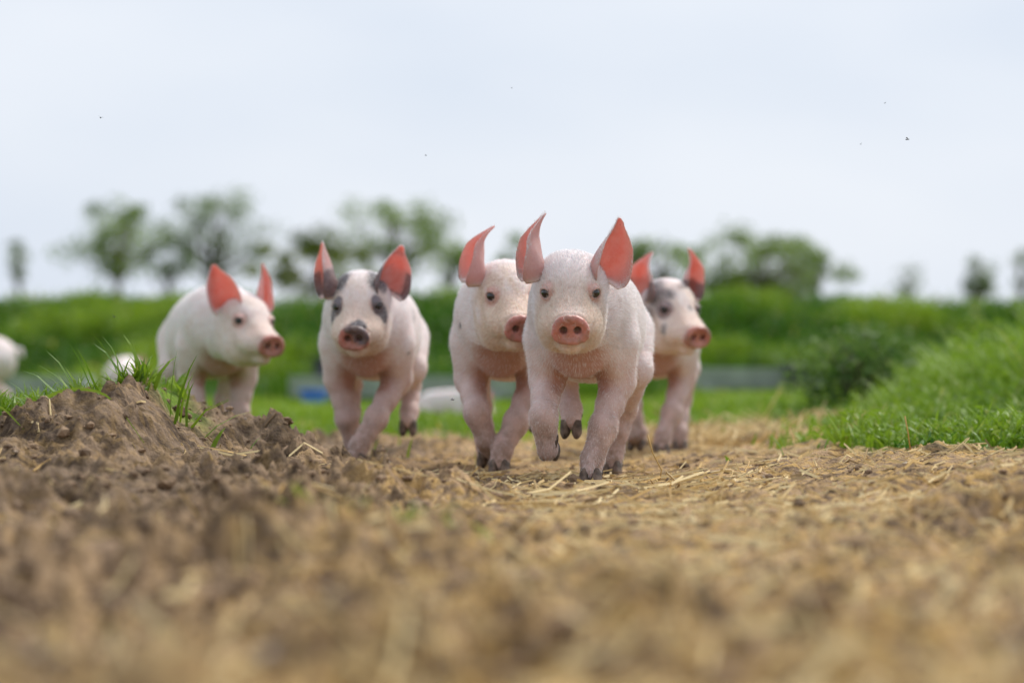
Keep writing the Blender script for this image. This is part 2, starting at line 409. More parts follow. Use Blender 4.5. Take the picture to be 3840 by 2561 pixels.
# ------------------------------------------------------------------ straw, clods, stones
def straws(x, y, Ls, W, lift=.003, tilt=.08, bent=.35, az=None):
    N = len(x); az = rng.uniform(0, np.pi, N) if az is None else az
    d = np.stack([np.cos(az), np.sin(az), 0*az], 1)
    az2 = az+rng.normal(0, bent, N); d2 = np.stack([np.cos(az2), np.sin(az2), 0*az], 1)
    c = np.stack([x, y, 0*x], 1)
    a = c-d*Ls[:, None]*.5; b = c+d2*Ls[:, None]*.5
    for q in (a, c, b):
        q[:, 2] = zt(q[:, 0], q[:, 1])+lift
    mz = np.maximum(c[:, 2], (a[:, 2]+b[:, 2])*.5); c[:, 2] = mz
    b[:, 2] += np.abs(rng.normal(0, tilt, N))*Ls
    dirs = [d, (d+d2)/2, d2]; V = []
    for q, dd in zip((a, c, b), dirs):
        s = np.stack([-dd[:, 1], dd[:, 0], 0*az], 1)*W[:, None]*.5; u = np.array([0, 0, 1.])*W[:, None]*.8
        V += [q-s, q+s, q+u]
    V = np.stack(V, 1).reshape(-1, 3); i = np.arange(N)[:, None]*9
    Q = []
    for s0 in (0, 3):
        Q += [i+np.array([[s0, s0+1, s0+4, s0+3]]), i+np.array([[s0+1, s0+2, s0+5, s0+4]]), i+np.array([[s0+2, s0, s0+3, s0+5]])]
    T = np.concatenate([i+np.array([[0, 2, 1]]), i+np.array([[6, 7, 8]])])
    tint = rng.uniform(0, 1, N); dk = (rng.uniform(0, 1, N) < .25)*rng.uniform(.2, .9, N)
    A = np.repeat(np.stack([tint, dk, 0*tint, 1+0*tint], 1), 9, 0)
    return V, [np.concatenate(Q), T], A
it = []
N = 17000                                           # chopped litter all over the path
y = np.exp(rng.uniform(math.log(1.3), math.log(7.5), N)); x = rng.uniform(-.21, .21, N)*y
k = rng.uniform(0, 1, N) < (.05+.82*sstep(-.40, .15, x))*(.35+1.1*np.clip(perlin(x*1.4, y*1.4, 95)+.3, 0, 1)); x, y = x[k], y[k]
it.append(straws(x, y, rng.gamma(2.0, .011, len(x))+.008, np.clip(rng.gamma(2.2, .0011, len(x))+.0012, 0, .0048), .001, .12))
N = 620                                             # longer stalks in the middle, right of the trotting piglet
y = rng.normal(4.75, .38, N); x = rng.normal(.22, .30, N)
k = (perlin(x*2.5, y*1.5, 96) > -.05); x, y = x[k], y[k]
it.append(straws(x, y, rng.gamma(2.2, .022, len(x))+.02, rng.uniform(.0018, .0042, len(x)), .002, .10, az=rng.normal(.1, .9, len(x))))
N = 3200                                            # straw bed behind, at the grass edge
y = rng.uniform(7.2, 9.0, N); x = rng.uniform(.045, .125, N)*y+rng.normal(0, .12, N)
it.append(straws(x, y, rng.gamma(2.2, .03, N)+.03, rng.uniform(.003, .006, N), .003, .15))
N = 700                                             # broad pale pieces close to the lens
y = np.exp(rng.uniform(math.log(1.5), math.log(3.9), N)); x = rng.uniform(-.2, .2, N)*y; k = rng.uniform(0, 1, N) < .25+.75*sstep(-.4, .2, x); x, y = x[k], y[k]
it.append(straws(x, y, rng.gamma(2.2, .012, len(x))+.015, rng.uniform(.003, .0075, len(x)), .002, .25))
stuff('straw_litter', cat3(it), M_STRAW, 'chopped golden straw litter scattered over the mud path', 'straw')

# ------------------------------------------------------------------ piglets
def rotx(a): c, s = math.cos(a), math.sin(a); return np.array([[1, 0, 0], [0, c, -s], [0, s, c]])
def roty(a): c, s = math.cos(a), math.sin(a); return np.array([[c, 0, s], [0, 1, 0], [-s, 0, c]])
def rotz(a): c, s = math.cos(a), math.sin(a); return np.array([[c, -s, 0], [s, c, 0], [0, 0, 1]])
def spline(xs, vs):
    xs = np.array(xs, float); vs = np.array(vs, float)
    m = np.gradient(vs, xs); q = np.linspace(xs[0], xs[-1], 400)
    i = np.clip(np.searchsorted(xs, q)-1, 0, len(xs)-2); h = xs[i+1]-xs[i]; t = (q-xs[i])/h
    y = (2*t**3-3*t**2+1)*vs[i]+(t**3-2*t**2+t)*h*m[i]+(-2*t**3+3*t**2)*vs[i+1]+(t**3-t**2)*h*m[i+1]
    return q, y
def smin(a, b, k):
    h = np.clip(.5+.5*(b-a)/k, 0, 1); return b+(a-b)*h-k*h*(1-h)
def smax(a, b, k): return -smin(-a, -b, k)

class SDF:
    def __init__(s): s.p = []
    def add(s, fn, lo, hi, k, op='add', margin=None):
        m = (k if margin is None else margin)+.012
        s.p.append((fn, np.array(lo)-m, np.array(hi)+m, k, op))
    def cone(s, a, b, ra, rb, k, op='add'):
        a = np.array(a, float); b = np.array(b, float); ab = b-a; L2 = ab@ab+1e-12
        def fn(P):
            t = np.clip(((P-a)@ab)/L2, 0, 1)
            d = P-a-t[..., None]*ab
            return np.sqrt((d*d).sum(-1))-(ra+(rb-ra)*t)
        r = max(ra, rb); s.add(fn, np.minimum(a, b)-r, np.maximum(a, b)+r, k, op)
    def ell(s, c, r, k, op='add', M=None):
        c = np.array(c, float); r = np.array(r, float); M = np.eye(3) if M is None else M
        def fn(P):
            q = ((P-c)@M)/r; n = np.sqrt((q*q).sum(-1))+1e-9
            g = np.sqrt(((q/r)**2).sum(-1))+1e-9
            return n*(n-1)/g
        R_ = r.max(); s.add(fn, c-R_, c+R_, k, op)
    def sweep(s, sec, k, O, M, cap, n=2.0, op='add'):
        """sec rows: (t along -Y, top, bottom, half width); frame O, M"""
        sec = np.array(sec, float); ts = sec[:, 0]
        q, top = spline(ts, sec[:, 1]); _, bot = spline(ts, sec[:, 2]); _, wid = spline(ts, sec[:, 3])
        O = np.array(O, float)
        def fn(P):
            p = (P-O)@M; t = -p[..., 1]
            T = np.interp(t, q, top); B = np.interp(t, q, bot); W = np.maximum(np.interp(t, q, wid), .004)
            zc = (T+B)/2; H = np.maximum((T-B)/2, .004)
            e = (np.abs(p[..., 0]/W)**n+np.abs((p[..., 2]-zc)/H)**n)**(1/n)
            d = (e-1)*np.minimum(W, H)
            return smax(d, np.maximum(t-ts[-1], ts[0]-t), cap)
        ex = max(sec[:, 3].max(), sec[:, 1].max(), -sec[:, 2].min())
        c0 = O+M@np.array([0, -ts[0], (sec[0, 1]+sec[0, 2])/2]); c1 = O+M@np.array([0, -ts[-1], (sec[-1, 1]+sec[-1, 2])/2])
        hw = (sec[:, 1].max()-sec[:, 2].min())/2+.03; e3 = np.array([max(hw, sec[:, 3].max())]*3)
        s.add(fn, np.minimum(c0, c1)-e3, np.maximum(c0, c1)+e3, k, op)
    def grid(s, X, Y, Z):
        D = np.full((len(X), len(Y), len(Z)), 1.0, np.float32); ax = (X, Y, Z)
        for fn, lo, hi, k, op in s.p:
            sl = tuple(slice(np.searchsorted(a, l_), np.searchsorted(a, h_)) for a, l_, h_ in zip(ax, lo, hi))
            if any(q.stop <= q.start for q in sl): continue
            P = np.stack(np.meshgrid(X[sl[0]], Y[sl[1]], Z[sl[2]], indexing='ij'), -1)
            d = fn(P); D[sl] = smin(D[sl], d, k) if op == 'add' else smax(D[sl], -d, k)
        return D
    def at(s, P):
        D = np.full(len(P), 1.0)
        for fn, lo, hi, k, op in s.p:
            m = ((P > lo)&(P < hi)).all(1)
            if not m.any(): continue
            d = fn(P[m]); D[m] = smin(D[m], d, k) if op == 'add' else smax(D[m], -d, k)
        return D
def surface_nets(F, X, Y, Z):
    S = F < 0; C = np.zeros(tuple(np.array(F.shape)-1), np.int8)
    co = [(a, b, c) for a in (0, 1) for b in (0, 1) for c in (0, 1)]
    nx, ny, nz = C.shape
    for a, b, c in co: C += S[a:a+nx, b:b+ny, c:c+nz]
    act = (C > 0)&(C < 8); idx = np.full(C.shape, -1, np.int64); I = np.argwhere(act); idx[act] = np.arange(len(I))
    i, j, k = I.T; acc = np.zeros((len(I), 3)); cnt = np.zeros(len(I))
    for a in co:
        for ax in range(3):
            if a[ax]: continue
            b = list(a); b[ax] = 1
            fa = F[i+a[0], j+a[1], k+a[2]]; fb = F[i+b[0], j+b[1], k+b[2]]; m = (fa < 0) != (fb < 0)
            t = np.where(m, fa/np.where(m, fa-fb, 1), 0)
            for q in range(3): acc[:, q] += np.where(m, a[q]+(t if q == ax else 0), 0)
            cnt += m
    fr = acc/cnt[:, None]
    V = np.stack([A[n_]+fr[:, q]*(A[n_+1]-A[n_]) for q, (A, n_) in enumerate(zip((X, Y, Z), (i, j, k)))], 1)
    Q = []
    for ax in range(3):
        s0 = [slice(None)]*3; s1 = [slice(None)]*3; s0[ax] = slice(0, -1); s1[ax] = slice(1, None)
        A = S[tuple(s0)]; B = S[tuple(s1)]; E = np.argwhere(A != B)
        u, v = (ax+1) % 3, (ax+2) % 3
        E = E[(E[:, u] > 0)&(E[:, v] > 0)&(E[:, u] < F.shape[u]-1)&(E[:, v] < F.shape[v]-1)]
        def cell(du, dv):
            e = E.copy(); e[:, u] -= du; e[:, v] -= dv; return idx[e[:, 0], e[:, 1], e[:, 2]]
        f = np.stack([cell(1, 1), cell(0, 1), cell(0, 0), cell(1, 0)], 1)
        inside = A[E[:, 0], E[:, 1], E[:, 2]]
        f[~inside] = f[~inside][:, ::-1]; Q.append(f)
    return V, np.concatenate(Q)

def mat_pig():
    m = bpy.data.materials.new('piglet_skin'); n, l, p, o = add_nodes(m)
    a1 = n.new('ShaderNodeAttribute'); a1.attribute_name = 'm1'; s1 = n.new('ShaderNodeSeparateColor'); l(a1.outputs['Color'], s1.inputs[0])
    a2 = n.new('ShaderNodeAttribute'); a2.attribute_name = 'm2'; s2 = n.new('ShaderNodeSeparateColor'); l(a2.outputs['Color'], s2.inputs[0])
    pink, dark, earin, ear = s1.outputs[0], s1.outputs[1], s1.outputs[2], a1.outputs['Alpha']
    tan, dirt, bare_shade = s2.outputs[0], s2.outputs[1], s2.outputs[2]
    oc = n.new('ShaderNodeTexCoord').outputs['Object']
    st = n.new('ShaderNodeMapping'); st.inputs['Scale'].default_value = (1, .35, .55); l(oc, st.inputs['Vector'])
    hair = noise(n, l, 420, 3, .6, st.outputs[0]); blot = noise(n, l, 22, 4, .6, oc); spk = noise(n, l, 190, 2, .5, oc)
    c = mixrgb(n, l, rampf(n, l, blot, .35, .68), (.79, .67, .65), (.88, .83, .835))
    c = mixrgb(n, l, mathn(n, l, 'MULTIPLY', rampf(n, l, hair, .38, .66), .42), c, (.64, .44, .41))
    c = mixrgb(n, l, mathn(n, l, 'MULTIPLY', bare_shade, .95), c, (.46, .25, .195))  # thin-haired skin tone, darkened to carry the shade under chest and belly
    c = mixrgb(n, l, mathn(n, l, 'MULTIPLY', tan, .80), c, mixrgb(n, l, rampf(n, l, spk, .35, .65), (.58, .37, .23), (.74, .57, .41)))
    c = mixrgb(n, l, pink, c, mixrgb(n, l, rampf(n, l, blot, .35, .65), (.42, .135, .10), (.62, .29, .245)))
    earc = mixrgb(n, l, rampf(n, l, noise(n, l, 17, 5, .7, oc), .36, .62), (.64, .13, .085), (.75, .43, .40))
    earc = mixrgb(n, l, rampf(n, l, noise(n, l, 95, 3, .6, oc), .66, .72), earc, (.14, .07, .05))
    c = mixrgb(n, l, earin, c, earc)
    fr = mathn(n, l, 'MULTIPLY', rampf(n, l, mathn(n, l, 'ADD', dark, mathn(n, l, 'MULTIPLY', mathn(n, l, 'SUBTRACT', hair, .5), 1.5)), .18, .80), .88)
    c = mixrgb(n, l, fr, c, mixrgb(n, l, rampf(n, l, blot, .35, .65), (.055, .052, .062), (.13, .13, .155)))
    dn = mathn(n, l, 'MULTIPLY', dirt, rampf(n, l, noise(n, l, 38, 4, .65, oc), .36, .58))
    c = mixrgb(n, l, mathn(n, l, 'MULTIPLY', dn, .75), c, (.22, .145, .10))
    sp = mathn(n, l, 'MULTIPLY', rampf(n, l, noise(n, l, 110, 3, .6, oc), .70, .75), .55)
    c = mixrgb(n, l, sp, c, (.16, .11, .08))
    l(c, p.inputs['Base Color'])
    rg = n.new('ShaderNodeMapRange'); rg.inputs[3].default_value = .62; rg.inputs[4].default_value = .38; l(pink, rg.inputs[0]); l(rg.outputs[0], p.inputs['Roughness'])
    p.inputs['Specular IOR Level'].default_value = .3
    p.inputs['Subsurface Weight'].default_value = .18; p.inputs['Subsurface Radius'].default_value = (1, .35, .2); p.inputs['Subsurface Scale'].default_value = .008
    p.inputs['Sheen Weight'].default_value = .05; p.inputs['Sheen Roughness'].default_value = .5
    hg = mathn(n, l, 'ADD', hair, mathn(n, l, 'MULTIPLY', spk, .8))
    wr = n.new('ShaderNodeMapping'); wr.inputs['Scale'].default_value = (1, 2.6, 1.2); l(oc, wr.inputs['Vector'])
    hg = mathn(n, l, 'ADD', hg, mathn(n, l, 'MULTIPLY', noise(n, l, 40, 3, .5, wr.outputs[0]), 1.3))
    l(bump(n, l, hg, .45, .0026), p.inputs['Normal']); l(mathn(n, l, 'MULTIPLY', pink, .25), p.inputs['Coat Weight']); p.inputs['Coat Roughness'].default_value = .25
    t = n.new('ShaderNodeBsdfTranslucent'); l(mixrgb(n, l, dark, (.88, .36, .29), (.16, .10, .10)), t.inputs['Color'])
    mx = n.new('ShaderNodeMixShader'); l(mathn(n, l, 'MULTIPLY', ear, .48), mx.inputs[0])
    l(p.outputs[0], mx.inputs[1]); l(t.outputs[0], mx.inputs[2]); l(mx.outputs[0], o.inputs[0])
    return m
M_PIG = mat_pig()
M_HAIR = bpy.data.materials.new('piglet_hair')
n, l, p, o = add_nodes(M_HAIR)
at = n.new('ShaderNodeAttribute'); at.attribute_name = 'tint'; l(at.outputs['Color'], p.inputs['Base Color'])
p.inputs['Roughness'].default_value = .45
t = n.new('ShaderNodeBsdfTranslucent'); l(at.outputs['Color'], t.inputs['Color'])
mx = n.new('ShaderNodeMixShader'); mx.inputs[0].default_value = .3
l(p.outputs[0], mx.inputs[1]); l(t.outputs[0], mx.inputs[2]); l(mx.outputs[0], o.inputs[0])
M_EYE = bpy.data.materials.new('piglet_eye')
n, l, p, o = add_nodes(M_EYE)
oc = n.new('ShaderNodeTexCoord').outputs['Object']
vl = n.new('ShaderNodeVectorMath'); vl.operation = 'DOT_PRODUCT'; l(oc, vl.inputs[0]); vl.inputs[1].default_value = (0, -100, 0)
c = mixrgb(n, l, rampf(n, l, vl.outputs['Value'], .80, .86), (.022, .012, .008), (.003, .003, .004))
l(c, p.inputs['Base Color']); p.inputs['Roughness'].default_value = .06; p.inputs['Coat Weight'].default_value = .6; p.inputs['Coat Roughness'].default_value = .03
M_HOOF = bpy.data.materials.new('hoof_horn')
n, l, p, o = add_nodes(M_HOOF)
oc = n.new('ShaderNodeTexCoord').outputs['Object']
c = mixrgb(n, l, rampf(n, l, noise(n, l, 60, 4, .6, oc), .35, .65), (.045, .030, .022), (.23, .165, .125))
l(c, p.inputs['Base Color']); p.inputs['Roughness'].default_value = .7
l(bump(n, l, noise(n, l, 150, 3, .6, oc), .4, .003), p.inputs['Normal'])

# unit eyeball (r = 1 cm, looking along -Y) and unit hoof (toe along -Y, sole at z = 0)
def unit_eye():
    nu, nv = 20, 12; V = [(0, -.01, 0)]
    for a in range(1, nv):
        th = math.pi*a/nv
        for b in range(nu):
            ph = 2*math.pi*b/nu; V.append((.01*math.sin(th)*math.cos(ph), -.01*math.cos(th), .01*math.sin(th)*math.sin(ph)))
    V.append((0, .01, 0)); Q = []; T = []
    for b in range(nu):
        b2 = (b+1) % nu; T.append((0, 1+b, 1+b2)); e = 1+(nv-2)*nu; T.append((len(V)-1, e+b2, e+b))
        for a in range(nv-2): Q.append((1+a*nu+b, 1+(a+1)*nu+b, 1+(a+1)*nu+b2, 1+a*nu+b2))
    return mesh('eye', np.array(V), [np.array(Q), np.array(T)], M_EYE)
EYE = unit_eye()
def unit_hoof():
    parts = []
    th = np.linspace(0, 2*np.pi, 14, endpoint=False)
    def claw(cx, rings, tilt):
        V = []
        for z, yt, yh, w in rings:
            cy = (yt+yh)/2; hl = (yh-yt)/2
            x_ = np.sign(np.cos(th))*np.abs(np.cos(th))**.8*w*(1-.28*np.clip(-np.sin(th), 0, 1)); y_ = cy+np.sin(th)*hl
            V.append(np.stack([cx+x_-tilt*z, y_, 0*x_+z], 1))
        nr = len(V); V = np.concatenate(V); j = np.arange(14); j2 = (j+1) % 14
        Q = np.concatenate([np.stack([i*14+j, i*14+j2, (i+1)*14+j2, (i+1)*14+j], 1) for i in range(nr-1)])
        V = np.vstack([V, V[:14].mean(0), V[-14:].mean(0)]); T = np.concatenate([np.stack([np.full(14, len(V)-2), j2, j], 1), np.stack([np.full(14, len(V)-1), (nr-1)*14+j, (nr-1)*14+j2], 1)])
        parts.append((V, [Q, T]))
    R1 = [(0, -.029, .012, .0095), (.004, -.031, .015, .0112), (.013, -.026, .017, .0118), (.024, -.019, .017, .0115), (.033, -.014, .014, .0095), (.037, -.010, .010, .006)]
    claw(-.0125, R1, -.08); claw(.0125, R1, .08)
    R2 = [(.014, .030, .035, .0028), (.021, .027, .038, .0055), (.031, .020, .036, .0062), (.039, .014, .028, .004)]
    claw(-.0165, R2, .0); claw(.0165, R2, .0)
    V, F = joinmesh(parts); return mesh('hoof', V, F, M_HOOF)
HOOF = unit_hoof()

HEAD = [(-.03, .040, -.060, .042), (.0, .060, -.082, .056), (.03, .0665, -.096, .0595), (.06, .0615, -.100, .0575), (.085, .0490, -.096, .0530),
        (.11, .0325, -.086, .0460), (.135, .0215, -.070, .0390), (.16, .0155, -.048, .0355), (.180, .0155, -.0400, .0315), (.194, .0165, -.0365, .0300)]
TRUNK = [(-.315, .335, .275, .020), (-.29, .370, .250, .058), (-.24, .402, .222, .080), (-.16, .418, .206, .093), (-.06, .416, .192, .101), (.04, .411, .186, .104),
         (.13, .404, .190, .097), (.19, .394, .202, .084), (.235, .376, .214, .068), (.265, .350, .228, .050), (.28, .32, .26, .02)]
EYEPOS = np.array([.0425, -.088, .0180]); EYEDIR = np.array([.66, -.74, .10]); EYEDIR = EYEDIR/np.linalg.norm(EYEDIR)

def build_ear(e, side):
    """cupped ear sheet in head space. e: base, axis dir, facing dir, length, width, curl vector, curl start, medial fold"""
    ns, nq = 30, 19; s = np.linspace(0, 1, ns)[:, None]; q = np.linspace(-1, 1, nq)[None]
    Lh, W = e['len'], e['wid']
    ax = np.array(e['axis'], float); ax /= np.linalg.norm(ax); nf = np.array(e['face'], float); nf -= ax*(ax@nf); nf /= np.linalg.norm(nf)
    v = np.cross(nf, ax)                                    # width direction
    w = W*np.interp(s, [0, .08, .2, .36, .5, .65, .8, .9, .97, 1], [.74, .92, 1.05, 1.10, 1.06, .90, .56, .32, .21, .09])
    A = np.interp(s, [0, .2, .5, .8, 1], [1.9, 1.55, 1.25, 1.1, .9])
    fold = e.get('fold', 0); ph = q*A+fold*np.clip(-q*e.get('fside', 1), 0, 1)**2*-e.get('fside', 1)*np.interp(s, [0, .3, .7, 1], [.9, 1.0, .6, .2])
    Rr = w/np.maximum(np.sin(np.minimum(A, 1.4)), .3)*.95
    cv = np.array(e['curl'], float); k = np.clip((s-e['cs'])/(1-e['cs']), 0, 1)
    C = np.array(e['base'])+ax*(Lh*s[..., None])+nf*(e.get('bow', 0)*np.sin(np.pi*s)[..., None])+cv*(k**1.6)[..., None]
    P = C+v*(Rr*np.sin(ph))[..., None]+nf*(Rr*(1-np.cos(ph)))[..., None]
    P = P+nf*(.0022*np.sin(q*5+s*7)*np.sin(np.pi*np.clip(s*1.1, 0, 1)))[..., None]
    du = np.gradient(P, axis=0); dv = np.gradient(P, axis=1); N = np.cross(dv, du); N /= np.linalg.norm(N, axis=2)[..., None]+1e-9
    if (N.mean((0, 1))@nf) < 0: N = -N                      # inner side
    th = .0042*np.interp(s, [0, .5, 1], [1.5, .9, .55])*np.clip(1.12-np.abs(q)**5, .25, 1)
    Pi = P+N*(th/2)[..., None]; Po = P-N*(th/2)[..., None]
    V = np.concatenate([Pi.reshape(-1, 3), Po.reshape(-1, 3)])
    i = (np.arange(ns-1)[:, None]*nq+np.arange(nq-1)[None]).ravel(); M_ = ns*nq
    f1 = np.stack([i, i+1, i+nq+1, i+nq], 1); f2 = f1[:, ::-1]+M_
    ed = np.concatenate([np.arange(nq), np.arange(1, ns)*nq+nq-1, (ns-1)*nq+np.arange(nq-2, -1, -1), np.arange(ns-2, -1, -1)*nq])
    f3 = np.stack([ed[1:], ed[:-1], ed[:-1]+M_, ed[1:]+M_], 1)
    inner = np.concatenate([np.clip(2.4*(1-np.abs(q))-.28+.0*s, 0, 1).ravel()*sstep(.02, .12, np.broadcast_to(s, (ns, nq))).ravel(), np.zeros(M_)])
    ss = np.tile(np.broadcast_to(s, (ns, nq)).ravel(), 2); qq = np.tile(np.broadcast_to(q, (ns, nq)).ravel(), 2)
    return V, np.concatenate([f1, f2, f3]), inner, ss, qq

def make_piglet(spec):
    S = SDF(); O = np.array(spec['head_pos']); HM = rotz(R(spec['head_yaw']))@rotx(R(spec['head_pitch']))@roty(R(spec.get('head_roll', 0)))
    hp = lambda v: O+HM@np.array(v, float)
    I3 = np.eye(3)
    tr = [(-a, b, c, d) for a, b, c, d in TRUNK][::-1]
    S.sweep(tr, .02, (0, 0, 0), I3, .03, 2.15)
    S.cone((0, -.16, .318), (0, -.215, .335), .078, .070, .04); S.cone((0, -.205, .335), hp((0, -.01, -.010)), .070, .058, .035)
    S.ell((0, -.222, .240), (.042, .034, .044), .03)
    hooves = []
    for lg in spec['legs']:
        fore = lg['fore']; sx = lg['sx']; pts = [np.array(q, float) for q in lg['pts']]
        hc = np.array(lg['hoof'], float); HR = rotz(R(lg.get('yaw', 0)))@rotx(R(lg.get('pitch', 0)))
        rr = [.042, .0325, .0228, .0205] if fore else [.052, .036, .0226, .0212]
        if fore: S.ell((sx*.058, -.160, .280), (.029, .056, .082), .022, M=rotx(R(-12)))
        else: S.ell((sx*.050, .19, .280), (.038, .070, .080), .04)
        for a in range(3):
            if a == 0: S.cone(pts[0], pts[1], rr[0], rr[1], .022)
            else:                                                   # limbs waist in between the joints
                md = (pts[a]+pts[a+1])/2; rm = .88*(rr[a]+rr[a+1])/2
                S.cone(pts[a], md, rr[a], rm, .012); S.cone(md, pts[a+1], rm, rr[a+1], .012)
        if not fore: S.ell(pts[2]+np.array([0, .008, .004]), (.0185, .019, .024), .012)
        else: S.ell(pts[2]+np.array([0, -.004, 0]), (.0240, .0235, .03), .012)
        S.cone(pts[3], hc+HR@np.array([0, .004, .026]), .0212, .0195, .009)
        hooves.append((hc, lg.get('yaw', 0), lg.get('pitch', 0)))
    # head
    S.sweep(HEAD, .032, O, HM, .007, 2.4)
    for sx in (-1, 1):
        S.ell(hp((sx*.030, -.070, -.046)), (.027, .048, .044), .022, M=HM)          # jowl
        S.ell(hp((sx*.034, -.128, -.022)), (.020, .034, .022), .016, M=HM)          # muzzle side
        ep = hp(EYEPOS*np.array([sx, 1, 1])); ed = HM@(EYEDIR*np.array([sx, 1, 1]))
        S.ell(ep+ed*.012, (.018, .018, .015), .016, 'sub', HM)                       # socket
        S.ell(ep-ed*.0030, (.0142, .0142, .0135), .009, M=HM)                         # lids
        side = np.cross(ed, HM@np.array([0, 0, 1.])); side /= np.linalg.norm(side); upv = np.cross(side, ed)
        S.ell(ep+ed*.0090, (.0112, .0095, .0088), .0022, 'sub', np.stack([side, ed, upv], 1))
        S.ell(ep+upv*.0118-ed*.0002, (.0118, .006, .0028), .005, M=np.stack([side, ed, upv], 1))
        for a_, b_ in (((.010, -.180, -.041), (.027, -.158, -.043)), ((.027, -.158, -.043), (.040, -.122, -.034))): S.cone(hp((sx*a_[0], a_[1], a_[2])), hp((sx*b_[0], b_[1], b_[2])), .0026, .0022, .004, 'sub')   # mouth line
        for q_ in range(3): S.cone(ep+ed*.004+upv*.0165-side*(.014-q_*.0095)-upv*.003*abs(q_-1.5), ep+ed*.004+upv*.0165-side*(.014-(q_+1)*.0095)-upv*.003*abs(q_-.5), .0016, .0016, .005, 'sub')   # lid crease
    S.ell(hp((0, -.138, -.052)), (.0240, .038, .0190), .008, M=HM)                   # lower jaw
    SZ, SY = -.0105, .192
    def rim(P):
        p = (P-O)@HM; zz_ = p[..., 2]-SZ; fx = 1.17-5.5*np.clip(zz_, -.02, .03); e = (np.abs(p[..., 0]/fx)**2.3+np.abs(zz_*np.where(zz_ < 0, 1.10, 1.0))**2.3)**(1/2.3)-.0222
        return np.sqrt(e*e+(p[..., 1]+SY)**2)-.0056+.0009*np.sin(p[..., 0]*420)*np.cos(p[..., 2]*380)
    c = hp((0, -SY, SZ)); S.add(rim, c-.045, c+.045, .006)
    def groove(P):
        p = (P-O)@HM; e = np.sqrt((p[..., 0]/1.2)**2+(p[..., 2]-SZ)**2)-.0275
        return np.sqrt(e*e+(p[..., 1]+SY-.016)**2)-.0036+np.where(p[..., 2] < SZ+.004, .02, 0)
    c = hp((0, -SY+.016, SZ)); S.add(groove, c-.05, c+.05, .006, 'sub')
    for sx in (-1, 1):
        S.ell(hp((sx*.0122, -SY-.001, SZ+.001)), (.0066, .030, .0076), .0030, 'sub', HM@roty(R(sx*25)))
    # tail
    tl = [np.array(v) for v in ((0, .262, .335), (.012, .295, .335), (.02, .305, .31), (.0, .31, .295), (-.012, .305, .31))]
    for a in range(4): S.cone(tl[a], tl[a+1], .012-.0022*a, .0098-.0022*a, .012 if a == 0 else .004)

    # rectilinear grid, finer at the head
    h = spec.get('voxel', 1.0); 
    hc = O+HM@np.array([0, -.09, -.01]); ext = np.array([.12, .155, .135])
    def axis(lo, hi, flo, fhi, fine, coarse):
        xs = [lo]
        while xs[-1] < hi:
            x_ = xs[-1]; d = max(flo-x_, x_-fhi, 0); xs.append(x_+min(coarse, fine+d*.12))
        return np.array(xs)
    hx = hc[0]; X = axis(min(-.15, hx-.13), max(.15, hx+.13), hx-.075, hx+.075, .0025*h, .0045*h)
    Y = axis(hc[1]-.155, .335, hc[1]-.15, hc[1]+.09, .0025*h, .0062*h)
    zlo = min(lg['hoof'][2] for lg in spec['legs'])-.02
    Z = axis(zlo, max(.47, hc[2]+.13), hc[2]-.12, hc[2]+.10, .0025*h, .005*h)
    F = S.grid(X, Y, Z); V, Q = surface_nets(F, X, Y, Z)
    for it_ in range(2):
        e = 8e-4; f0 = S.at(V)
        g = np.stack([(S.at(V+np.eye(3)[a]*e)-f0)/e for a in range(3)], 1); gl = (g*g).sum(1)+1e-6
        stp = -(f0/gl)[:, None]*g; ln = np.linalg.norm(stp, axis=1)[:, None]+1e-9
        V = V+stp*np.minimum(1, .003*h/ln)
    nb = len(V)
    # ears
    EV = []; off = nb; faces = [Q]; ein = [np.zeros(nb)]; earm = [np.zeros(nb)]; es = [np.zeros(nb)]; eq = [np.zeros(nb)]; eside = [np.zeros(nb)]
    for sx, e in zip((-1, 1), spec['ears']):
        v, f, inn, ss, qq = build_ear(e, sx); EV.append(O+v@HM.T); faces.append(f+off); off += len(v)
        ein.append(inn); earm.append(sstep(.0, .12, ss)); es.append(ss); eq.append(qq); eside.append(np.full(len(v), sx))
    V = np.concatenate([V]+EV); ein = np.concatenate(ein); earm = np.concatenate(earm); es = np.concatenate(es); eq = np.concatenate(eq); eside = np.concatenate(eside)
    # colour masks
    ph = (V-O)@HM; t = -ph[:, 1]; px = np.abs(ph[:, 0]); pz = ph[:, 2]; body = earm < .5; inhead = sstep(-.03, .02, t)*(np.abs(ph).max(1) < .25)*sstep(-.118, -.095, pz)
    nz = .5*perlin(V[:, 0]*45+V[:, 2]*31, V[:, 1]*45-V[:, 2]*17, 300)+.25*perlin(V[:, 0]*120, V[:, 2]*120+V[:, 1]*70, 301)
    disc = sstep(.174, .186, t+.004*nz)*(np.hypot(ph[:, 0], pz-SZ) < .05)*sstep(-.044, -.040, pz)
    de = np.linalg.norm((ph*np.array([0, 1, 1])+np.array([1, 0, 0])*px[:, None])-EYEPOS, axis=1)
    lid = 1-sstep(.014, .027, de+.006*nz)
    pink = np.clip(np.maximum(disc, lid*.60), 0, 1)*body
    tan = sstep(.04, .11, t+.02*nz)*(1-sstep(.0, .045, pz-.35*(.15-t)))*inhead*body*spec.get('tan', .8)
    tan = np.maximum(tan, spec.get('foretan', 0)*sstep(.02, .06, t)*inhead*body*np.clip(.7+nz, 0, 1))
    dark = np.zeros(len(V))
    for c_, r_, soft in spec.get('dark_head', []):
        dd = np.linalg.norm((ph-np.array(c_))/np.array(r_), axis=1)+.35*nz; dark = np.maximum(dark, spec.get('dark_amt', 1)*(1-sstep(1-soft, 1+soft, dd))*body*inhead)
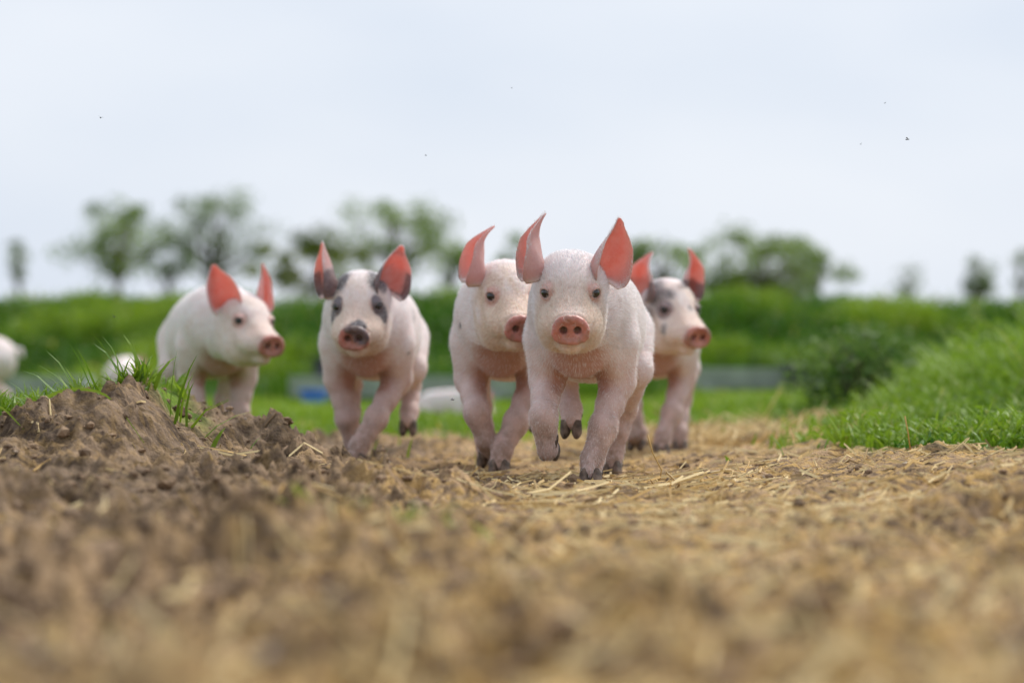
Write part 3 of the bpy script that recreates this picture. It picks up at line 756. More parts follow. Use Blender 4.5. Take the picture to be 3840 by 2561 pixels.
    for c_, r_ in spec.get('dark_body', []):
        dd = np.linalg.norm((V-np.array(c_)), axis=1)/r_+.3*nz; dark = np.maximum(dark, .75*(1-sstep(.5, 1.1, dd))*body)
    for sd_, s0, s1, q0, q1, amt, where in spec.get('dark_ear', []):
        m_ = (eside == sd_)&(~body)&((ein < .3) if where == 'out' else True); dark = np.where(m_, np.maximum(dark, amt*sstep(s0, s0+.08, es+.1*nz)*(1-sstep(s1-.08, s1, es+.1*nz))*(sstep(q0-.15, q0+.15, eq+.2*nz)*(1-sstep(q1-.15, q1+.15, eq+.2*nz)))), dark)
    dark = np.maximum(dark, .42*(1-sstep(.0105, .0165, de))*body)
    zrel = V[:, 2]
    dirt = np.clip(.95*(1-sstep(.012, .06, zrel+.03*nz))+.72*(1-sstep(.04, .19, zrel+.09*nz)), 0, 1)*(~((t > .0)&(inhead > .5)))*body
    dirt = np.maximum(dirt, .85*disc*sstep(.35, -.25, nz+6*(pz-SZ))); dirt = np.maximum(dirt, spec.get('muddy', .42)*tan*sstep(-.2, .5, nz))
    bare_shade = np.clip(.55*(1-sstep(.13, .30, zrel))+1.1*(1-sstep(.02, .075, np.abs(V[:, 0])))*(1-sstep(.24, .31, zrel))*sstep(.150, .185, zrel)*sstep(-.05, -.12, V[:, 1]), 0, 1)*body*(~((t > 0)&(inhead > .5)))  # pinker legs, plus chest and underside shade painted into the skin
    bare_shade = np.maximum(bare_shade, .35*(1-ein)*(~body)); bare_shade = np.maximum(bare_shade, .45*sstep(.09, .16, t)*sstep(-.01, .015, pz)*inhead*body)
    m1 = np.stack([pink, dark, ein, earm], 1); m2 = np.stack([tan, dirt, bare_shade, 1+0*tan], 1)
    root = obj('piglet', None, None, spec['label'], 'piglet', spec.get('group'))
    root.empty_display_size = .1
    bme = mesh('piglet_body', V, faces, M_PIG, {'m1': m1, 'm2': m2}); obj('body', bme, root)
    for sx in (-1, 1):
        ed = HM@(EYEDIR*np.array([sx, 1, 1])); ep = hp(EYEPOS*np.array([sx, 1, 1]))
        eo = obj('eye', EYE, root); eo.scale = (1.12, 1.12, 1.12); eo.location = Vector(ep-ed*.0030); eo.rotation_euler = Vector(-ed).to_track_quat('Y', 'Z').to_euler()
    nh = spec.get('hair', 0)
    if nh > 20000:
        for sx in (-1, 1):
            ed = HM@(EYEDIR*np.array([sx, 1, 1])); ep = hp(EYEPOS*np.array([sx, 1, 1])); side = np.cross(ed, HM@np.array([0, 0, 1.])); side /= np.linalg.norm(side); upv = np.cross(side, ed); LV = []
            for q_ in np.linspace(-1, 1, 16):
                b_ = ep+side*q_*.0085+upv*(.0092-.002*q_*q_)+ed*.0068; t_ = b_+ed*.0065+side*q_*.004+upv*rng.uniform(-.0005, .003); LV += [b_-side*.0003, b_+side*.0003, t_]
            LV = np.array(LV); obj('eyelashes', mesh('eyelashes', LV, [np.arange(len(LV)).reshape(-1, 3)], M_HAIR, {'tint': np.tile([.8, .74, .68, 1], (len(LV), 1))}, smooth=False), root)
    for hc_, yw, pt in hooves:
        ho = obj('hoof', HOOF, root); ho.scale = (.92, .92, .95); ho.location = Vector(hc_); ho.rotation_euler = (R(pt), 0, R(yw))
    # coat of short hair
    nh = spec.get('hair', 0)
    if nh:
        Qe = np.concatenate([f_[(ein[f_].max(1) < .5)] for f_ in faces[1:]]); Qa = np.concatenate([Q, Qe]); Qt = np.concatenate([Qa[:, [0, 1, 2]], Qa[:, [0, 2, 3]]]); a, b, c_ = V[Qt[:, 0]], V[Qt[:, 1]], V[Qt[:, 2]]
        cr = np.cross(b-a, c_-a); ar = np.linalg.norm(cr, axis=1)
        cy = (a+b+c_)/3; wgt = ar*np.where(cy[:, 1] > .05, .45, 1.0)*np.where(earm[Qt[:, 0]] > .5, 1.8, 1.0)*np.where((cy[:, 2] > .2)&(cy[:, 1] < -.2), 1.6, 1.0)*(1-.97*pink[Qt[:, 0]])*np.where(cy[:, 2] < .25, .45, 1.0)*(1-.6*np.clip(bare_shade[Qt[:, 0]], 0, 1))
        fi = rng.choice(len(Qt), nh, p=wgt/wgt.sum()); u = rng.uniform(0, 1, (nh, 2)); fl = u.sum(1) > 1; u[fl] = 1-u[fl]
        P = a[fi]+u[:, :1]*(b-a)[fi]+u[:, 1:]*(c_-a)[fi]; nr = cr[fi]/(ar[fi][:, None]+1e-12)
        pl = (P-O)@HM; hd = (-pl[:, 1] > .0)&(np.abs(pl).max(1) < .21)
        flow = np.tile([0., 1, -.35], (nh, 1)); lo = P[:, 2] < .2; flow[lo] = (0, .25, -1)
        fh = np.stack([pl[:, 0]*4, 0*pl[:, 0]+.8, (pl[:, 2]+.02)*7], 1)@HM.T; flow[hd] = fh[hd]
        flow += rng.normal(0, .22, (nh, 3)); flow -= nr*(flow*nr).sum(1)[:, None]; flow /= np.linalg.norm(flow, axis=1)[:, None]+1e-9
        d = flow*.88+nr*.40; er_ = earm[Qt[fi, 0]] > .5; flow_e = HM@np.array([0, .2, 1.]); d = np.where(er_[:, None], flow_e*.8+nr*.5, d); ln = np.where(hd, rng.uniform(.005, .012, nh), rng.uniform(.006, .014, nh))*np.where(lo, .6, 1)*np.where(er_, .7, 1)
        sdv = np.cross(d, rng.normal(size=(nh, 3))); sdv /= np.linalg.norm(sdv, axis=1)[:, None]+1e-9; hw = rng.uniform(.00012, .00028, nh)[:, None]
        mid = P+d*(ln*.55)[:, None]; tip = mid+(d-nr*.25)*(ln*.5)[:, None]
        HV = np.stack([P-sdv*hw, P+sdv*hw, mid+sdv*hw*.8, mid-sdv*hw*.8, tip], 1).reshape(-1, 3); i = np.arange(nh)[:, None]*5
        k_ = rng.uniform(.82, 1, nh)[:, None]; dk = dark[Qt[fi, 0]][:, None]*(rng.uniform(0, 1, nh)[:, None] < .8); tn = tan[Qt[fi, 0]][:, None]
        col = np.array([[.93, .91, .92]])*k_; col = col*(1-tn*np.array([[.10, .20, .34]])); col = col*(1-dk)+dk*np.array([[.05, .05, .06]])
        A = np.repeat(np.concatenate([col, np.ones((nh, 1))], 1), 5, 0)
        ho = obj('coat_hair', mesh('coat_hair', HV, [i+np.array([[0, 1, 2, 3]]), i+np.array([[3, 2, 4]])], M_HAIR, {'tint': A}, smooth=False), root, kind='stuff')
    root.location = spec['loc']; root.rotation_euler = (0, 0, R(spec['yaw'])); s_ = spec.get('scale', 1); root.scale = (s_, s_, s_)
    return root

def fore(sx, pts, hoof, pitch=0, yaw=0): return dict(fore=True, sx=sx, pts=pts, hoof=hoof, pitch=pitch, yaw=yaw)
def hind(sx, pts, hoof, pitch=0, yaw=0): return dict(fore=False, sx=sx, pts=pts, hoof=hoof, pitch=pitch, yaw=yaw)
def F_stand(sx, dx=0, dy=0, inn=.018):      # planted foreleg
    return fore(sx, [(sx*.064, -.165, .265), (sx*.064, -.140, .190), (sx*(.062-inn*.5)+dx*.5, -.172+dy*.5, .105), (sx*(.062-inn)+dx*.9, -.180+dy*.9, .048)], (sx*(.062-inn)+dx, -.192+dy, .0))
def F_lift(sx, dx=0, dy=0, z=.045, pitch=100):      # foreleg folded at the wrist, toe hanging back
    return fore(sx, [(sx*.064, -.165, .265), (sx*.064, -.150, .192), (sx*.058+dx*.5, -.215+dy, .125), (sx*.050+dx, -.205+dy, z+.026)], (sx*.046+dx, -.163+dy, z-.010), pitch)
def H_stand(sx, dx=0, dy=0, inn=.02):
    return hind(sx, [(sx*.062, .195, .285), (sx*.078, .135, .212), (sx*(.070-inn*.3)+dx*.5, .225+dy*.5, .132), (sx*(.068-inn)+dx*.9, .212+dy, .050)], (sx*(.068-inn)+dx, .198+dy, .0))
def H_lift(sx, dx=0, dy=0, z=.09, pitch=28):
    return hind(sx, [(sx*.062, .195, .285), (sx*.076, .115, .215), (sx*.060+dx*.5, .165+dy, .175), (sx*.050+dx, .120+dy, z+.045)], (sx*.048+dx, .112+dy, z-.0), pitch)
def ear(sx, axis=(.35, .25, 1), face=(.3, -1, .15), ln=.118, wid=.040, curl=(0, 0, 0), cs=.7, base=(.041, -.016, .020), **k):
    f = np.array([sx, 1, 1]); d = dict(base=np.array(base)*f, axis=np.array(axis)*f, face=np.array(face)*f, len=ln, wid=wid, curl=np.array(curl, float), cs=cs); d.update(k); return d
def gz(x, y): return float(zbase(np.array([x]), np.array([y]))[0])

PIGLETS = [
 dict(label='white piglet trotting ahead of the others, pink ears upright and pink snout forward', group='running piglets',
    loc=(.145, 5.40, 0), yaw=-6, head_pos=(-.010, -.290, .366), head_yaw=5.0, head_pitch=24, head_roll=0, voxel=.9, hair=105000, tan=.82,
    legs=[F_lift(-1, dx=-.014, z=.080, pitch=112), F_stand(1, dx=-.024, dy=-.012), H_lift(-1, dx=.008, dy=-.02), H_stand(1, dx=-.02, dy=.03)],
    ears=[ear(-1, axis=(.26, .30, 1), face=(1, -.16, .0), wid=.046, ln=.118, curl=(.026, -.004, .000), cs=.60),
          ear(1, axis=(.50, .20, 1), face=(.70, -.72, .1), wid=.043, ln=.114, curl=(-.004, .0, .004), cs=.75)],
    dark_body=[((.085, -.16, .225), .012), ((.07, .26, .16), .02)]),
 dict(label='white piglet with slate grey patches round both eyes and a black topped snout', group='running piglets',
    loc=(-.312, 6.40, 0), yaw=-2, head_pos=(.0, -.290, .366), head_yaw=-1, head_pitch=25, head_roll=-2, voxel=1.1, hair=30000, tan=.75, foretan=.5,
    legs=[F_stand(-1, dx=.012, dy=.075), F_stand(1, dx=-.060, dy=-.065), H_lift(-1, dx=-.015, dy=.05, z=.07), H_lift(1, dx=.02, dy=.04, z=.07)],
    ears=[ear(-1, axis=(.34, .25, 1), face=(.94, -.34, .0), wid=.043, ln=.116, curl=(.002, 0, 0)),
          ear(1, axis=(.50, .18, 1), face=(.64, -.77, .05), wid=.042, ln=.110, curl=(.004, 0, 0))],
    dark_head=[((-.046, -.088, .020), (.018, .022, .024), .25), ((.046, -.088, .020), (.018, .022, .024), .25), ((-.056, -.084, -.004), (.015, .02, .020), .3), ((.056, -.084, -.004), (.015, .02, .020), .3),
               ((-.044, -.03, .055), (.028, .040, .030), .4), ((.044, -.03, .055), (.028, .040, .030), .4), ((.008, -.19, .012), (.026, .036, .014), .3), ((.016, -.198, -.006), (.020, .02, .018), .4)],
    dark_ear=[(-1, -.2, .55, -1.2, 1.2, .62, 'out'), (1, -.2, .60, -1.2, 1.2, .62, 'out'), (1, .80, .92, -1.2, 1.2, .45, 'all'), (1, -.2, .14, -1.2, 1.2, .6, 'all')],
    dark_body=[((.085, -.18, .36), .008), ((.105, -.10, .33), .02), ((.088, -.19, .25), .010)]),
 dict(label='cream tinted piglet half hidden behind the trotting white piglet', group='running piglets',
    loc=(-.012, 5.93, 0), yaw=-3, head_pos=(.010, -.290, .370), head_yaw=15, head_pitch=22, head_roll=1, voxel=1.1, hair=26000, tan=.95, foretan=.95,
    legs=[F_lift(-1, dx=.02, z=.045, pitch=60), F_stand(1, dx=-.045, dy=-.05), H_stand(-1, dx=.0, dy=-.10), H_lift(1, dx=-.01, dy=.0)],
    ears=[ear(-1, axis=(.14, .22, 1), face=(1, .0, .0), wid=.044, ln=.116, curl=(.028, -.004, -.002), cs=.66),
          ear(1, axis=(1.0, .35, .2), face=(.4, -.9, .1), wid=.040, ln=.115)],
    dark_body=[((-.075, -.255, .30), .010)]),
 dict(label='piglet with grey blotched face and grey ear bases, its nose turned aside', group='running piglets',
    loc=(.355, 7.05, 0), yaw=-2, head_pos=(.014, -.290, .368), head_yaw=27, head_pitch=23, voxel=1.25, hair=16000, tan=.6, foretan=.7, dark_amt=.68,
    legs=[F_lift(-1, dx=-.005, z=.030, pitch=15), F_stand(1, dx=-.032, dy=-.04), H_stand(-1, dx=.01), H_stand(1, dx=.016, dy=-.08)],
    ears=[ear(-1, axis=(.32, .25, 1), face=(.98, -.18, .0), wid=.043, ln=.114, curl=(.026, 0, -.002), cs=.66),
          ear(1, axis=(.20, .18, 1), face=(.35, -.95, .0), wid=.032, ln=.122, curl=(-.022, 0, 0), cs=.62)],
    dark_head=[((-.046, -.088, .020), (.022, .026, .024), .3), ((.046, -.088, .020), (.020, .024, .024), .3), ((-.050, -.045, .035), (.025, .045, .040), .5),
               ((-.05, -.015, .062), (.032, .035, .025), .4), ((.05, -.015, .062), (.030, .035, .022), .4), ((-.056, -.05, -.01), (.018, .03, .03), .6), ((-.03, -.07, .05), (.016, .02, .014), .6), ((.012, -.11, .03), (.007, .009, .007), .5), ((-.05, -.12, -.02), (.012, .014, .014), .6)],
    dark_ear=[(-1, -.2, .50, -1.2, 1.2, .62, 'out'), (1, -.2, .42, -1.2, 1.2, .62, 'all')]),
 dict(label='plain white piglet standing behind the mud mound with its nose turned aside', group='running piglets',
    loc=(-.755, 7.12, 0), yaw=13, head_pos=(.030, -.285, .338), head_yaw=20, head_pitch=19, head_roll=2, voxel=1.25, hair=16000, tan=.55, foretan=.45,
    legs=[F_stand(-1, dx=.0, dy=-.02), F_stand(1, dx=-.005, dy=.02), H_stand(-1, dx=.0, dy=.02), H_stand(1, dx=-.02, dy=-.12)],
    ears=[ear(-1, axis=(.46, .15, 1), face=(.15, -1, .1), base=(.052, -.022, .026), wid=.038, ln=.114, curl=(.004, 0, 0)),
          ear(1, axis=(.10, .25, 1), face=(.55, -.85, .0), wid=.028, ln=.118, curl=(-.006, 0, 0))]),
]
def tucked():
    return [fore(-1, [(-.06, -.165, .265), (-.085, -.13, .215), (-.085, -.20, .185), (-.08, -.25, .18)], (-.08, -.285, .172)), fore(1, [(.06, -.165, .265), (.085, -.13, .215), (.085, -.20, .185), (.08, -.25, .18)], (.08, -.285, .172)),
            hind(-1, [(-.062, .195, .285), (-.10, .12, .225), (-.10, .21, .195), (-.10, .14, .19)], (-.10, .10, .172)), hind(1, [(.062, .195, .285), (.10, .12, .225), (.10, .21, .195), (.10, .14, .19)], (.10, .10, .172))]
STD = lambda: [F_stand(-1), F_stand(1), H_stand(-1), H_stand(1)]
STDE = lambda: [ear(-1), ear(1)]
PIGLETS += [
 dict(label='pale piglet standing broadside on the grass beyond the mound', loc=(-2.40, 12.2, -.03), yaw=-85, head_pos=(0, -.29, .36), head_yaw=0, head_pitch=35, voxel=2.6, legs=STD(), ears=STDE(), scale=.98),
 dict(label='far pale piglet seen from behind between grass blades of the mound', loc=(-2.13, 15.6, -.02), yaw=178, head_pos=(0, -.29, .33), head_yaw=0, head_pitch=40, voxel=2.6, legs=STD(), ears=STDE(), scale=.72, tan=.9, foretan=.8),
 dict(label='white piglet lying down in the grass far behind the walking piglets', loc=(-.265, 11.8, -.092), yaw=55, head_pos=(0, -.29, .30), head_yaw=0, head_pitch=30, voxel=2.6, legs=tucked(), ears=STDE(), scale=.54),
]
for sp_ in PIGLETS:
    x_, y_, dz_ = sp_['loc']; sp_['loc'] = (x_, y_, gz(x_, y_)+dz_-.005); make_piglet(sp_)

# ------------------------------------------------------------------ clods and stones
M_CLOD = bpy.data.materials.new('mud_clod')
n, l, p, o = add_nodes(M_CLOD)
at = n.new('ShaderNodeAttribute'); at.attribute_name = 'tint'; pos = n.new('ShaderNodeNewGeometry').outputs['Position']
sep = n.new('ShaderNodeSeparateColor'); l(at.outputs['Color'], sep.inputs[0])
c = mixrgb(n, l, sep.outputs[0], (.06, .036, .021), (.33, .225, .14)); c = mixrgb(n, l, mathn(n, l, 'MULTIPLY', rampf(n, l, noise(n, l, 60, 4, .6, pos), .35, .65), .5), c, (.34, .235, .15))
c = mixrgb(n, l, sep.outputs[1], c, (.50, .44, .37))
l(c, p.inputs['Base Color']); p.inputs['Roughness'].default_value = .9; p.inputs['Specular IOR Level'].default_value = .2
l(bump(n, l, noise(n, l, 130, 4, .65, pos), .9, .006), p.inputs['Normal'])
def ico(sub):
    import bmesh
    bm = bmesh.new(); bmesh.ops.create_icosphere(bm, subdivisions=sub, radius=1.0)
    V = np.array([v.co[:] for v in bm.verts]); F = np.array([[v.index for v in f.verts] for f in bm.faces]); bm.free(); return V, F
I1, I2, I3 = ico(1), ico(2), ico(3)
def lump(base, seed, rough=.35):
    V, F = base; r_ = np.random.default_rng(seed); d = r_.normal(size=(7, 3)); d /= np.linalg.norm(d, axis=1)[:, None]; off = r_.uniform(.55, .95, 7)
    k = np.ones(len(V))
    for dd, of in zip(d, off):                       # broken faces
        pr = V@dd; k = np.where(pr*k > of, of/np.maximum(pr, 1e-3), k)
    k = k*(1+rough*.6*fbm(V[:, 0]*1.9+seed, V[:, 1]*1.9+V[:, 2]*1.3, seed % 97, 3)+rough*.08*r_.normal(size=len(V))); return V*k[:, None], F
def clods(x, y, size, base, ncol=.0, sink=.25):
    Vs = []; Fs = []; As = []; lib = [lump(base, q) for q in range(24)]; z = zt(x, y); nv = len(base[0])
    for q in range(24):
        m = np.where(np.arange(len(x)) % 24 == q)[0]; k = len(m)
        if not k: continue
        a = rng.uniform(0, 2*np.pi, k); V = lib[q][0]
        sc = np.stack([rng.uniform(.8, 1.4, k), rng.uniform(.7, 1.1, k), rng.uniform(.45, .9, k)], 1)*size[m][:, None]
        P = V[None]*sc[:, None]; ca, sa = np.cos(a)[:, None], np.sin(a)[:, None]
        P = np.stack([P[..., 0]*ca-P[..., 1]*sa, P[..., 0]*sa+P[..., 1]*ca, P[..., 2]], -1)
        P += np.stack([x[m], y[m], z[m]+sc[:, 2]*(1-2*sink)*.6], 1)[:, None]
        Vs.append((P.reshape(-1, 3), [(np.arange(k)[:, None, None]*nv+lib[q][1][None]).reshape(-1, 3)]))
        As.append(np.repeat(np.stack([rng.uniform(0, 1, k), (rng.uniform(0, 1, k) < ncol)*rng.uniform(.3, 1, k), np.zeros(k), np.ones(k)], 1), nv, 0))
    V, F = joinmesh(Vs); return V, F, np.concatenate(As)
its = []
N = 32000
y = np.exp(rng.uniform(math.log(1.8), math.log(8.5), N)); x = rng.uniform(-.215, .215, N)*y
k = rng.uniform(0, 1, N) < (.25+.75*sstep(.2, -.35, x))*(.15+1.2*np.clip(perlin(x*2.2, y*1.8, 131)+.3, 0, 1)); x, y = x[k], y[k]
its.append(clods(x, y, rng.gamma(1.6, .0020, len(x))+.0014, I1, .05))
stuff('crumbled_mud', cat3(its), M_CLOD, 'small crumbled lumps of brown mud strewn over the path and mound', 'mud')
N = 0; pl = []
while len(pl) < 110:
    yy = math.exp(rng.uniform(math.log(1.7), math.log(6.2))); xx = rng.uniform(-.2, .2)*yy
    if rng.uniform() > .25+.75*float(sstep(.2, -.2, xx)): continue
    if any(abs(xx-a) < .16 and abs(yy-b) < .4 for a, b in PIGSPOTS): continue
    pl.append((xx, yy))
for i_, (xx, yy) in enumerate(pl):
    s_ = rng.gamma(3., .0028)+.006; V, F = lump(I3, 100+i_, .30); sc = np.array([rng.uniform(.9, 1.6), rng.uniform(.7, 1.1), rng.uniform(.45, .8)])*s_
    A = np.tile([rng.uniform(.1, .9), .0, 0, 1], (len(V), 1))
    on = xx < -.28 and yy > 3.4
    co = obj('mud_clod', mesh('mud_clod', V*sc, [F], M_CLOD, {'tint': A}, smooth=False), None,
             'lump of dried brown mud on the mound' if on else 'lump of dried brown mud lying on the path', 'mud clod', 'mud lumps on the mound' if on else 'mud lumps on the path')
    co.location = (xx, yy, z0(xx, yy)+sc[2]*.2); co.rotation_euler = (rng.uniform(-.3, .3), rng.uniform(-.3, .3), rng.uniform(0, 6.28))

# single straw stalks that stand out on the path
def stalk(pts, w, label, group=None, tint=.6):
    V, Q, T = tube(pts, np.full(len(pts), w), 6); A = np.tile([tint, 0, 0, 1.], (len(V), 1))
    obj('straw_stalk', mesh('straw_stalk', V, [Q, T], M_STRAW, {'tint': A}), None, label, 'straw', group)
for i_ in range(70):
    yy = rng.uniform(2.2, 5.6); xx = rng.uniform(-.10, .17)*yy; a = rng.normal(.1, .8); ln = rng.uniform(.05, .15)
    q = np.linspace(-.5, .5, 6); kx = rng.normal(0, .15)
    X_ = xx+np.cos(a)*q*ln-np.sin(a)*kx*ln*q*q; Y_ = yy+np.sin(a)*q*ln+np.cos(a)*kx*ln*q*q
    Zs = zt(X_, Y_); lin = np.polyval(np.polyfit(q, Zs, 1), q); Z_ = lin+max((Zs-lin).max()*.6, 0)+.002
    stalk(np.stack([X_, Y_, Z_], 1), rng.uniform(.0011, .0019), 'long golden straw stalk lying on the trodden mud path', 'straw stalks on the path', rng.uniform(.2, 1))
bx, by = .265, 5.12
stalk([(bx, by, z0(bx, by)), (bx+.004, by, z0(bx, by)+.022), (bx-.012, by-.005, z0(bx, by)+.052), (bx-.021, by-.005, z0(bx, by)+.085)], .0012, 'thin dry stalk sticking up beside the trotting piglet', tint=.1)
bx, by = .735, 5.25
stalk([(bx, by, z0(bx, by)), (bx-.004, by, z0(bx, by)+.03), (bx-.010, by, z0(bx, by)+.062)], .0012, 'thin brown stalk standing upright at the weedy path edge', tint=.0)

# ------------------------------------------------------------------ trees beyond the bank
M_TRUNK = M_BARK
M_TREE = [mat_leaf('tree_leaf_olive', (.10, .17, .03), (.26, .36, .06), (.28, .35, .08), .45),
          mat_leaf('tree_leaf_grey', (.15, .20, .11), (.29, .36, .20), (.28, .30, .21), .45),
          mat_leaf('tree_leaf_yellow', (.065, .105, .010), (.23, .27, .015), (.26, .29, .03), .35)]
M_TREE.append(mat_leaf('shrub_leaf', (.06, .13, .022), (.17, .27, .055), (.28, .34, .12), .4))
PX = 6530.
def tree(px, Y, ytop, ybot, wpx, kind, dens, label, seed, name='tree', nclump=26, group='trees beyond the bank'):
    r_ = np.random.default_rng(seed); x = (px-1175.5)/PX*Y; zg = gz(x, Y); zz = lambda v: CAM_Z+(850-v)/PX*Y
    top, bot, w = zz(ytop), zz(ybot), wpx/PX*Y*.72; h = top-zg
    root = obj(name, None, None, label, 'tree', group); root.location = (x, Y, zg)
    cz = (top+bot)/2-zg; ch = (top-bot)/2
    tr = [(0, 0, -.15), (.03*w, .02, cz*.35), (-.04*w, .0, cz*.8), (.05*w, 0, cz+ch*.45)]
    rb = .028*h; parts = []; V, Q, T = tube(tr, [rb, rb*.8, rb*.6, rb*.25], 9); parts.append((V, [Q, T]))
    cl = []
    for i_ in range(nclump):
        while True:
            q = r_.uniform(-1, 1, 3)
            if q@q < 1 and q@q > .12: break
        env = 1-.35*max(q[2], 0)
        c = np.array([q[0]*w*env*r_.uniform(.7, 1.3), q[1]*w*.9, cz+q[2]*ch*r_.uniform(.75, 1.2)]); cl.append(c)
        b0 = np.array([0, 0, cz*.55+r_.uniform(0, .5)*(c[2]-cz*.55)]); mid = (b0+c)/2+r_.normal(0, .06*w, 3)
        V, Q, T = tube([b0, mid, c], [rb*.35, rb*.22, rb*.06], 5); parts.append((V, [Q, T]))
    V, F = joinmesh(parts); obj('trunk', mesh('trunk', V, F, M_TRUNK), root)
    items = []
    for c in cl:
        k = int(135*dens*r_.uniform(.3, 1.7)); rr = min(w, ch)*r_.uniform(.22, .55)
        g = r_.normal(size=(k, 3)); g /= np.linalg.norm(g, axis=1)[:, None]; P = c+g*rr*(r_.uniform(0, 1, (k, 1))**.45)*np.array([1.1, 1, .8])
        items.append(leaves(P, r_.uniform(.05, .11, k)*Y/45, tint=np.clip(r_.uniform(.0, .9)+r_.normal(0, .2, k), 0, 1)))
    V, F, A = cat3(items); obj('crown', mesh('crown', V, F, M_TREE[kind], {'tint': A}, smooth=False), root)
TR = [(270, 46, 462, 645, 185, 0, .55, 'small tree with gappy olive crown and visible trunk above the bank', 30),
      (495, 48, 440, 640, 230, 1, .55, 'tall loose grey green tree with a pointed thin top', 34),
      (385, 47, 560, 650, 120, 1, .6, 'low greyish bush between two taller trees', 12),
      (735, 43, 525, 680, 200, 2, 1.0, 'dense yellow green round tree, the darkest at its base', 26),
      (905, 50, 448, 630, 215, 0, .55, 'tall open tree with separate upright leaf clumps', 30),
      (1035, 55, 545, 640, 75, 1, .6, 'small thin brownish tree at the end of the tall row', 10),
      (1190, 60, 545, 650, 60, 0, .4, 'thin small tree showing between two piglets', 8),
      (1515, 50, 540, 655, 150, 0, .5, 'loose green tree behind the blotched piglet', 20),
      (1750, 44, 530, 705, 255, 0, 1.25, 'broad dense olive tree with rounded crown standing apart', 40),
      (1880, 46, 590, 670, 70, 1, .5, 'small grey shrub at the flank of the broad olive tree', 8),
      (45, 70, 560, 640, 50, 1, .3, 'tiny far grey tree standing alone past the bank', 9),
      (2245, 75, 560, 700, 60, 1, .4, 'slim dark grey far tree beyond the weedy rise', 12),
      (2080, 95, 605, 680, 50, 1, .15, 'very faint far tree beyond the bank', 8),
      (2345, 75, 560, 650, 60, 1, .25, 'faint grey far tree past the slim dark one', 8)]
for i_, (px, Y, yt, yb, w, kd, de, lb, nc) in enumerate(TR): tree(px, Y, yt, yb, w, kd, de, lb, 500+i_, nclump=nc)

# bushes on the field edge
def shrub(x, Y, h, w, kind, label, seed, name='shrub', k=1500, size=(.02, .045)):
    r_ = np.random.default_rng(seed); root = obj(name, None, None, label, 'shrub'); root.location = (x, Y, gz(x, Y))
    parts = []
    for i_ in range(9):
        a = r_.uniform(0, 6.28); e = np.array([math.cos(a)*w*.4*r_.uniform(.3, 1), math.sin(a)*w*.4, h*r_.uniform(.6, .95)])
        V, Q, T = tube([(0, 0, -.02), e*.5+np.array([0, 0, h*.1]), e], [.008, .006, .002], 5); parts.append((V, [Q, T]))
    V, F = joinmesh(parts); obj('stem', mesh('stem', V, F, M_BARK), root)
    items = []
    for i_ in range(14):
        q = r_.normal(size=3); q /= np.linalg.norm(q); c = np.array([q[0]*w*.36, q[1]*w*.36, h*(.52+.36*q[2])]); kk = k//14
        g = r_.normal(size=(kk, 3))*np.array([w*.15, w*.15, h*.13]); items.append(leaves(c+g, r_.uniform(*size, kk), tint=np.clip(r_.uniform(0, .8)+r_.normal(0, .2, kk), 0, 1)))
    V, F, A = cat3(items); V[:, 2] = np.maximum(V[:, 2], .01); obj('foliage', mesh('foliage', V, F, M_TREE[kind], {'tint': A}, smooth=False), root)
shrub(1.17, 9.8, .30, .40, 3, 'grey green leafy shrub at the edge of the weedy rise', 900, k=1100)

# ------------------------------------------------------------------ things on the field
def simple_mat(name, a, b, rough=.5, metal=0., scale=12):
    m = bpy.data.materials.new(name); n, l, p, o = add_nodes(m); oc = n.new('ShaderNodeTexCoord').outputs['Object']
    l(mixrgb(n, l, rampf(n, l, noise(n, l, scale, 4, .6, oc), .35, .65), a, b), p.inputs['Base Color']); p.inputs['Roughness'].default_value = rough; p.inputs['Metallic'].default_value = metal
    return m
M_ZINC = simple_mat('zinc_sheet', (.40, .43, .46), (.54, .57, .60), .5, .0); M_BLUE = simple_mat('blue_plastic', (.015, .13, .50), (.025, .18, .60), .35)
M_RUBBER = simple_mat('black_rubber', (.02, .022, .028), (.045, .05, .06), .7)
def trough(x, Y, ln, label):
    root = obj('feed_trough', None, None, label, 'trough'); root.location = (x, Y, gz(x, Y)+.05)
    h, w, t = .12, .17, .012; pr = [(-w, h), (-w*.62, 0), (w*.62, 0), (w, h), (w-t*1.6, h), (w*.62-t, t), (-w*.62+t, t), (-w+t*1.6, h)]
    V = np.array([(sx*ln/2, a, b) for sx in (-1, 1) for a, b in pr]); Q = [(i, (i+1) % 8, 8+(i+1) % 8, 8+i) for i in range(8)]
    obj('basin', mesh('basin', V, [np.array(Q)], M_ZINC, smooth=False), root)
    for sx in (-1, 1):
        E_ = np.array([(sx*ln/2+d, a, b) for d in (-.006, .006) for a, b in pr[:4]]); Q = [(0, 1, 2, 3), (7, 6, 5, 4)]+[(i, 4+i, 4+(i+1) % 4, (i+1) % 4) for i in range(4)]
        obj('end_plate', mesh('end_plate', E_, [np.array(Q)], M_ZINC, smooth=False), root)
        B = np.array([(sx*ln*.4+dx, dy, dz) for dz in (-.07, .004) for dx, dy in ((-.02, -.14), (.02, -.14), (.02, .14), (-.02, .14))])
        obj('foot', mesh('foot', B, [np.array([(3, 2, 1, 0), (4, 5, 6, 7), (0, 1, 5, 4), (1, 2, 6, 5), (2, 3, 7, 6), (3, 0, 4, 7)])], M_ZINC, smooth=False), root)
trough(-.62, 16.4, 1.30, 'long low grey metal feed trough behind the lying white piglet')
trough(1.42, 16.4, .72, 'short low grey metal feed trough beside the round black tub')
trough(-2.50, 15.4, .42, 'small pale grey trough showing between the two far pale piglets')
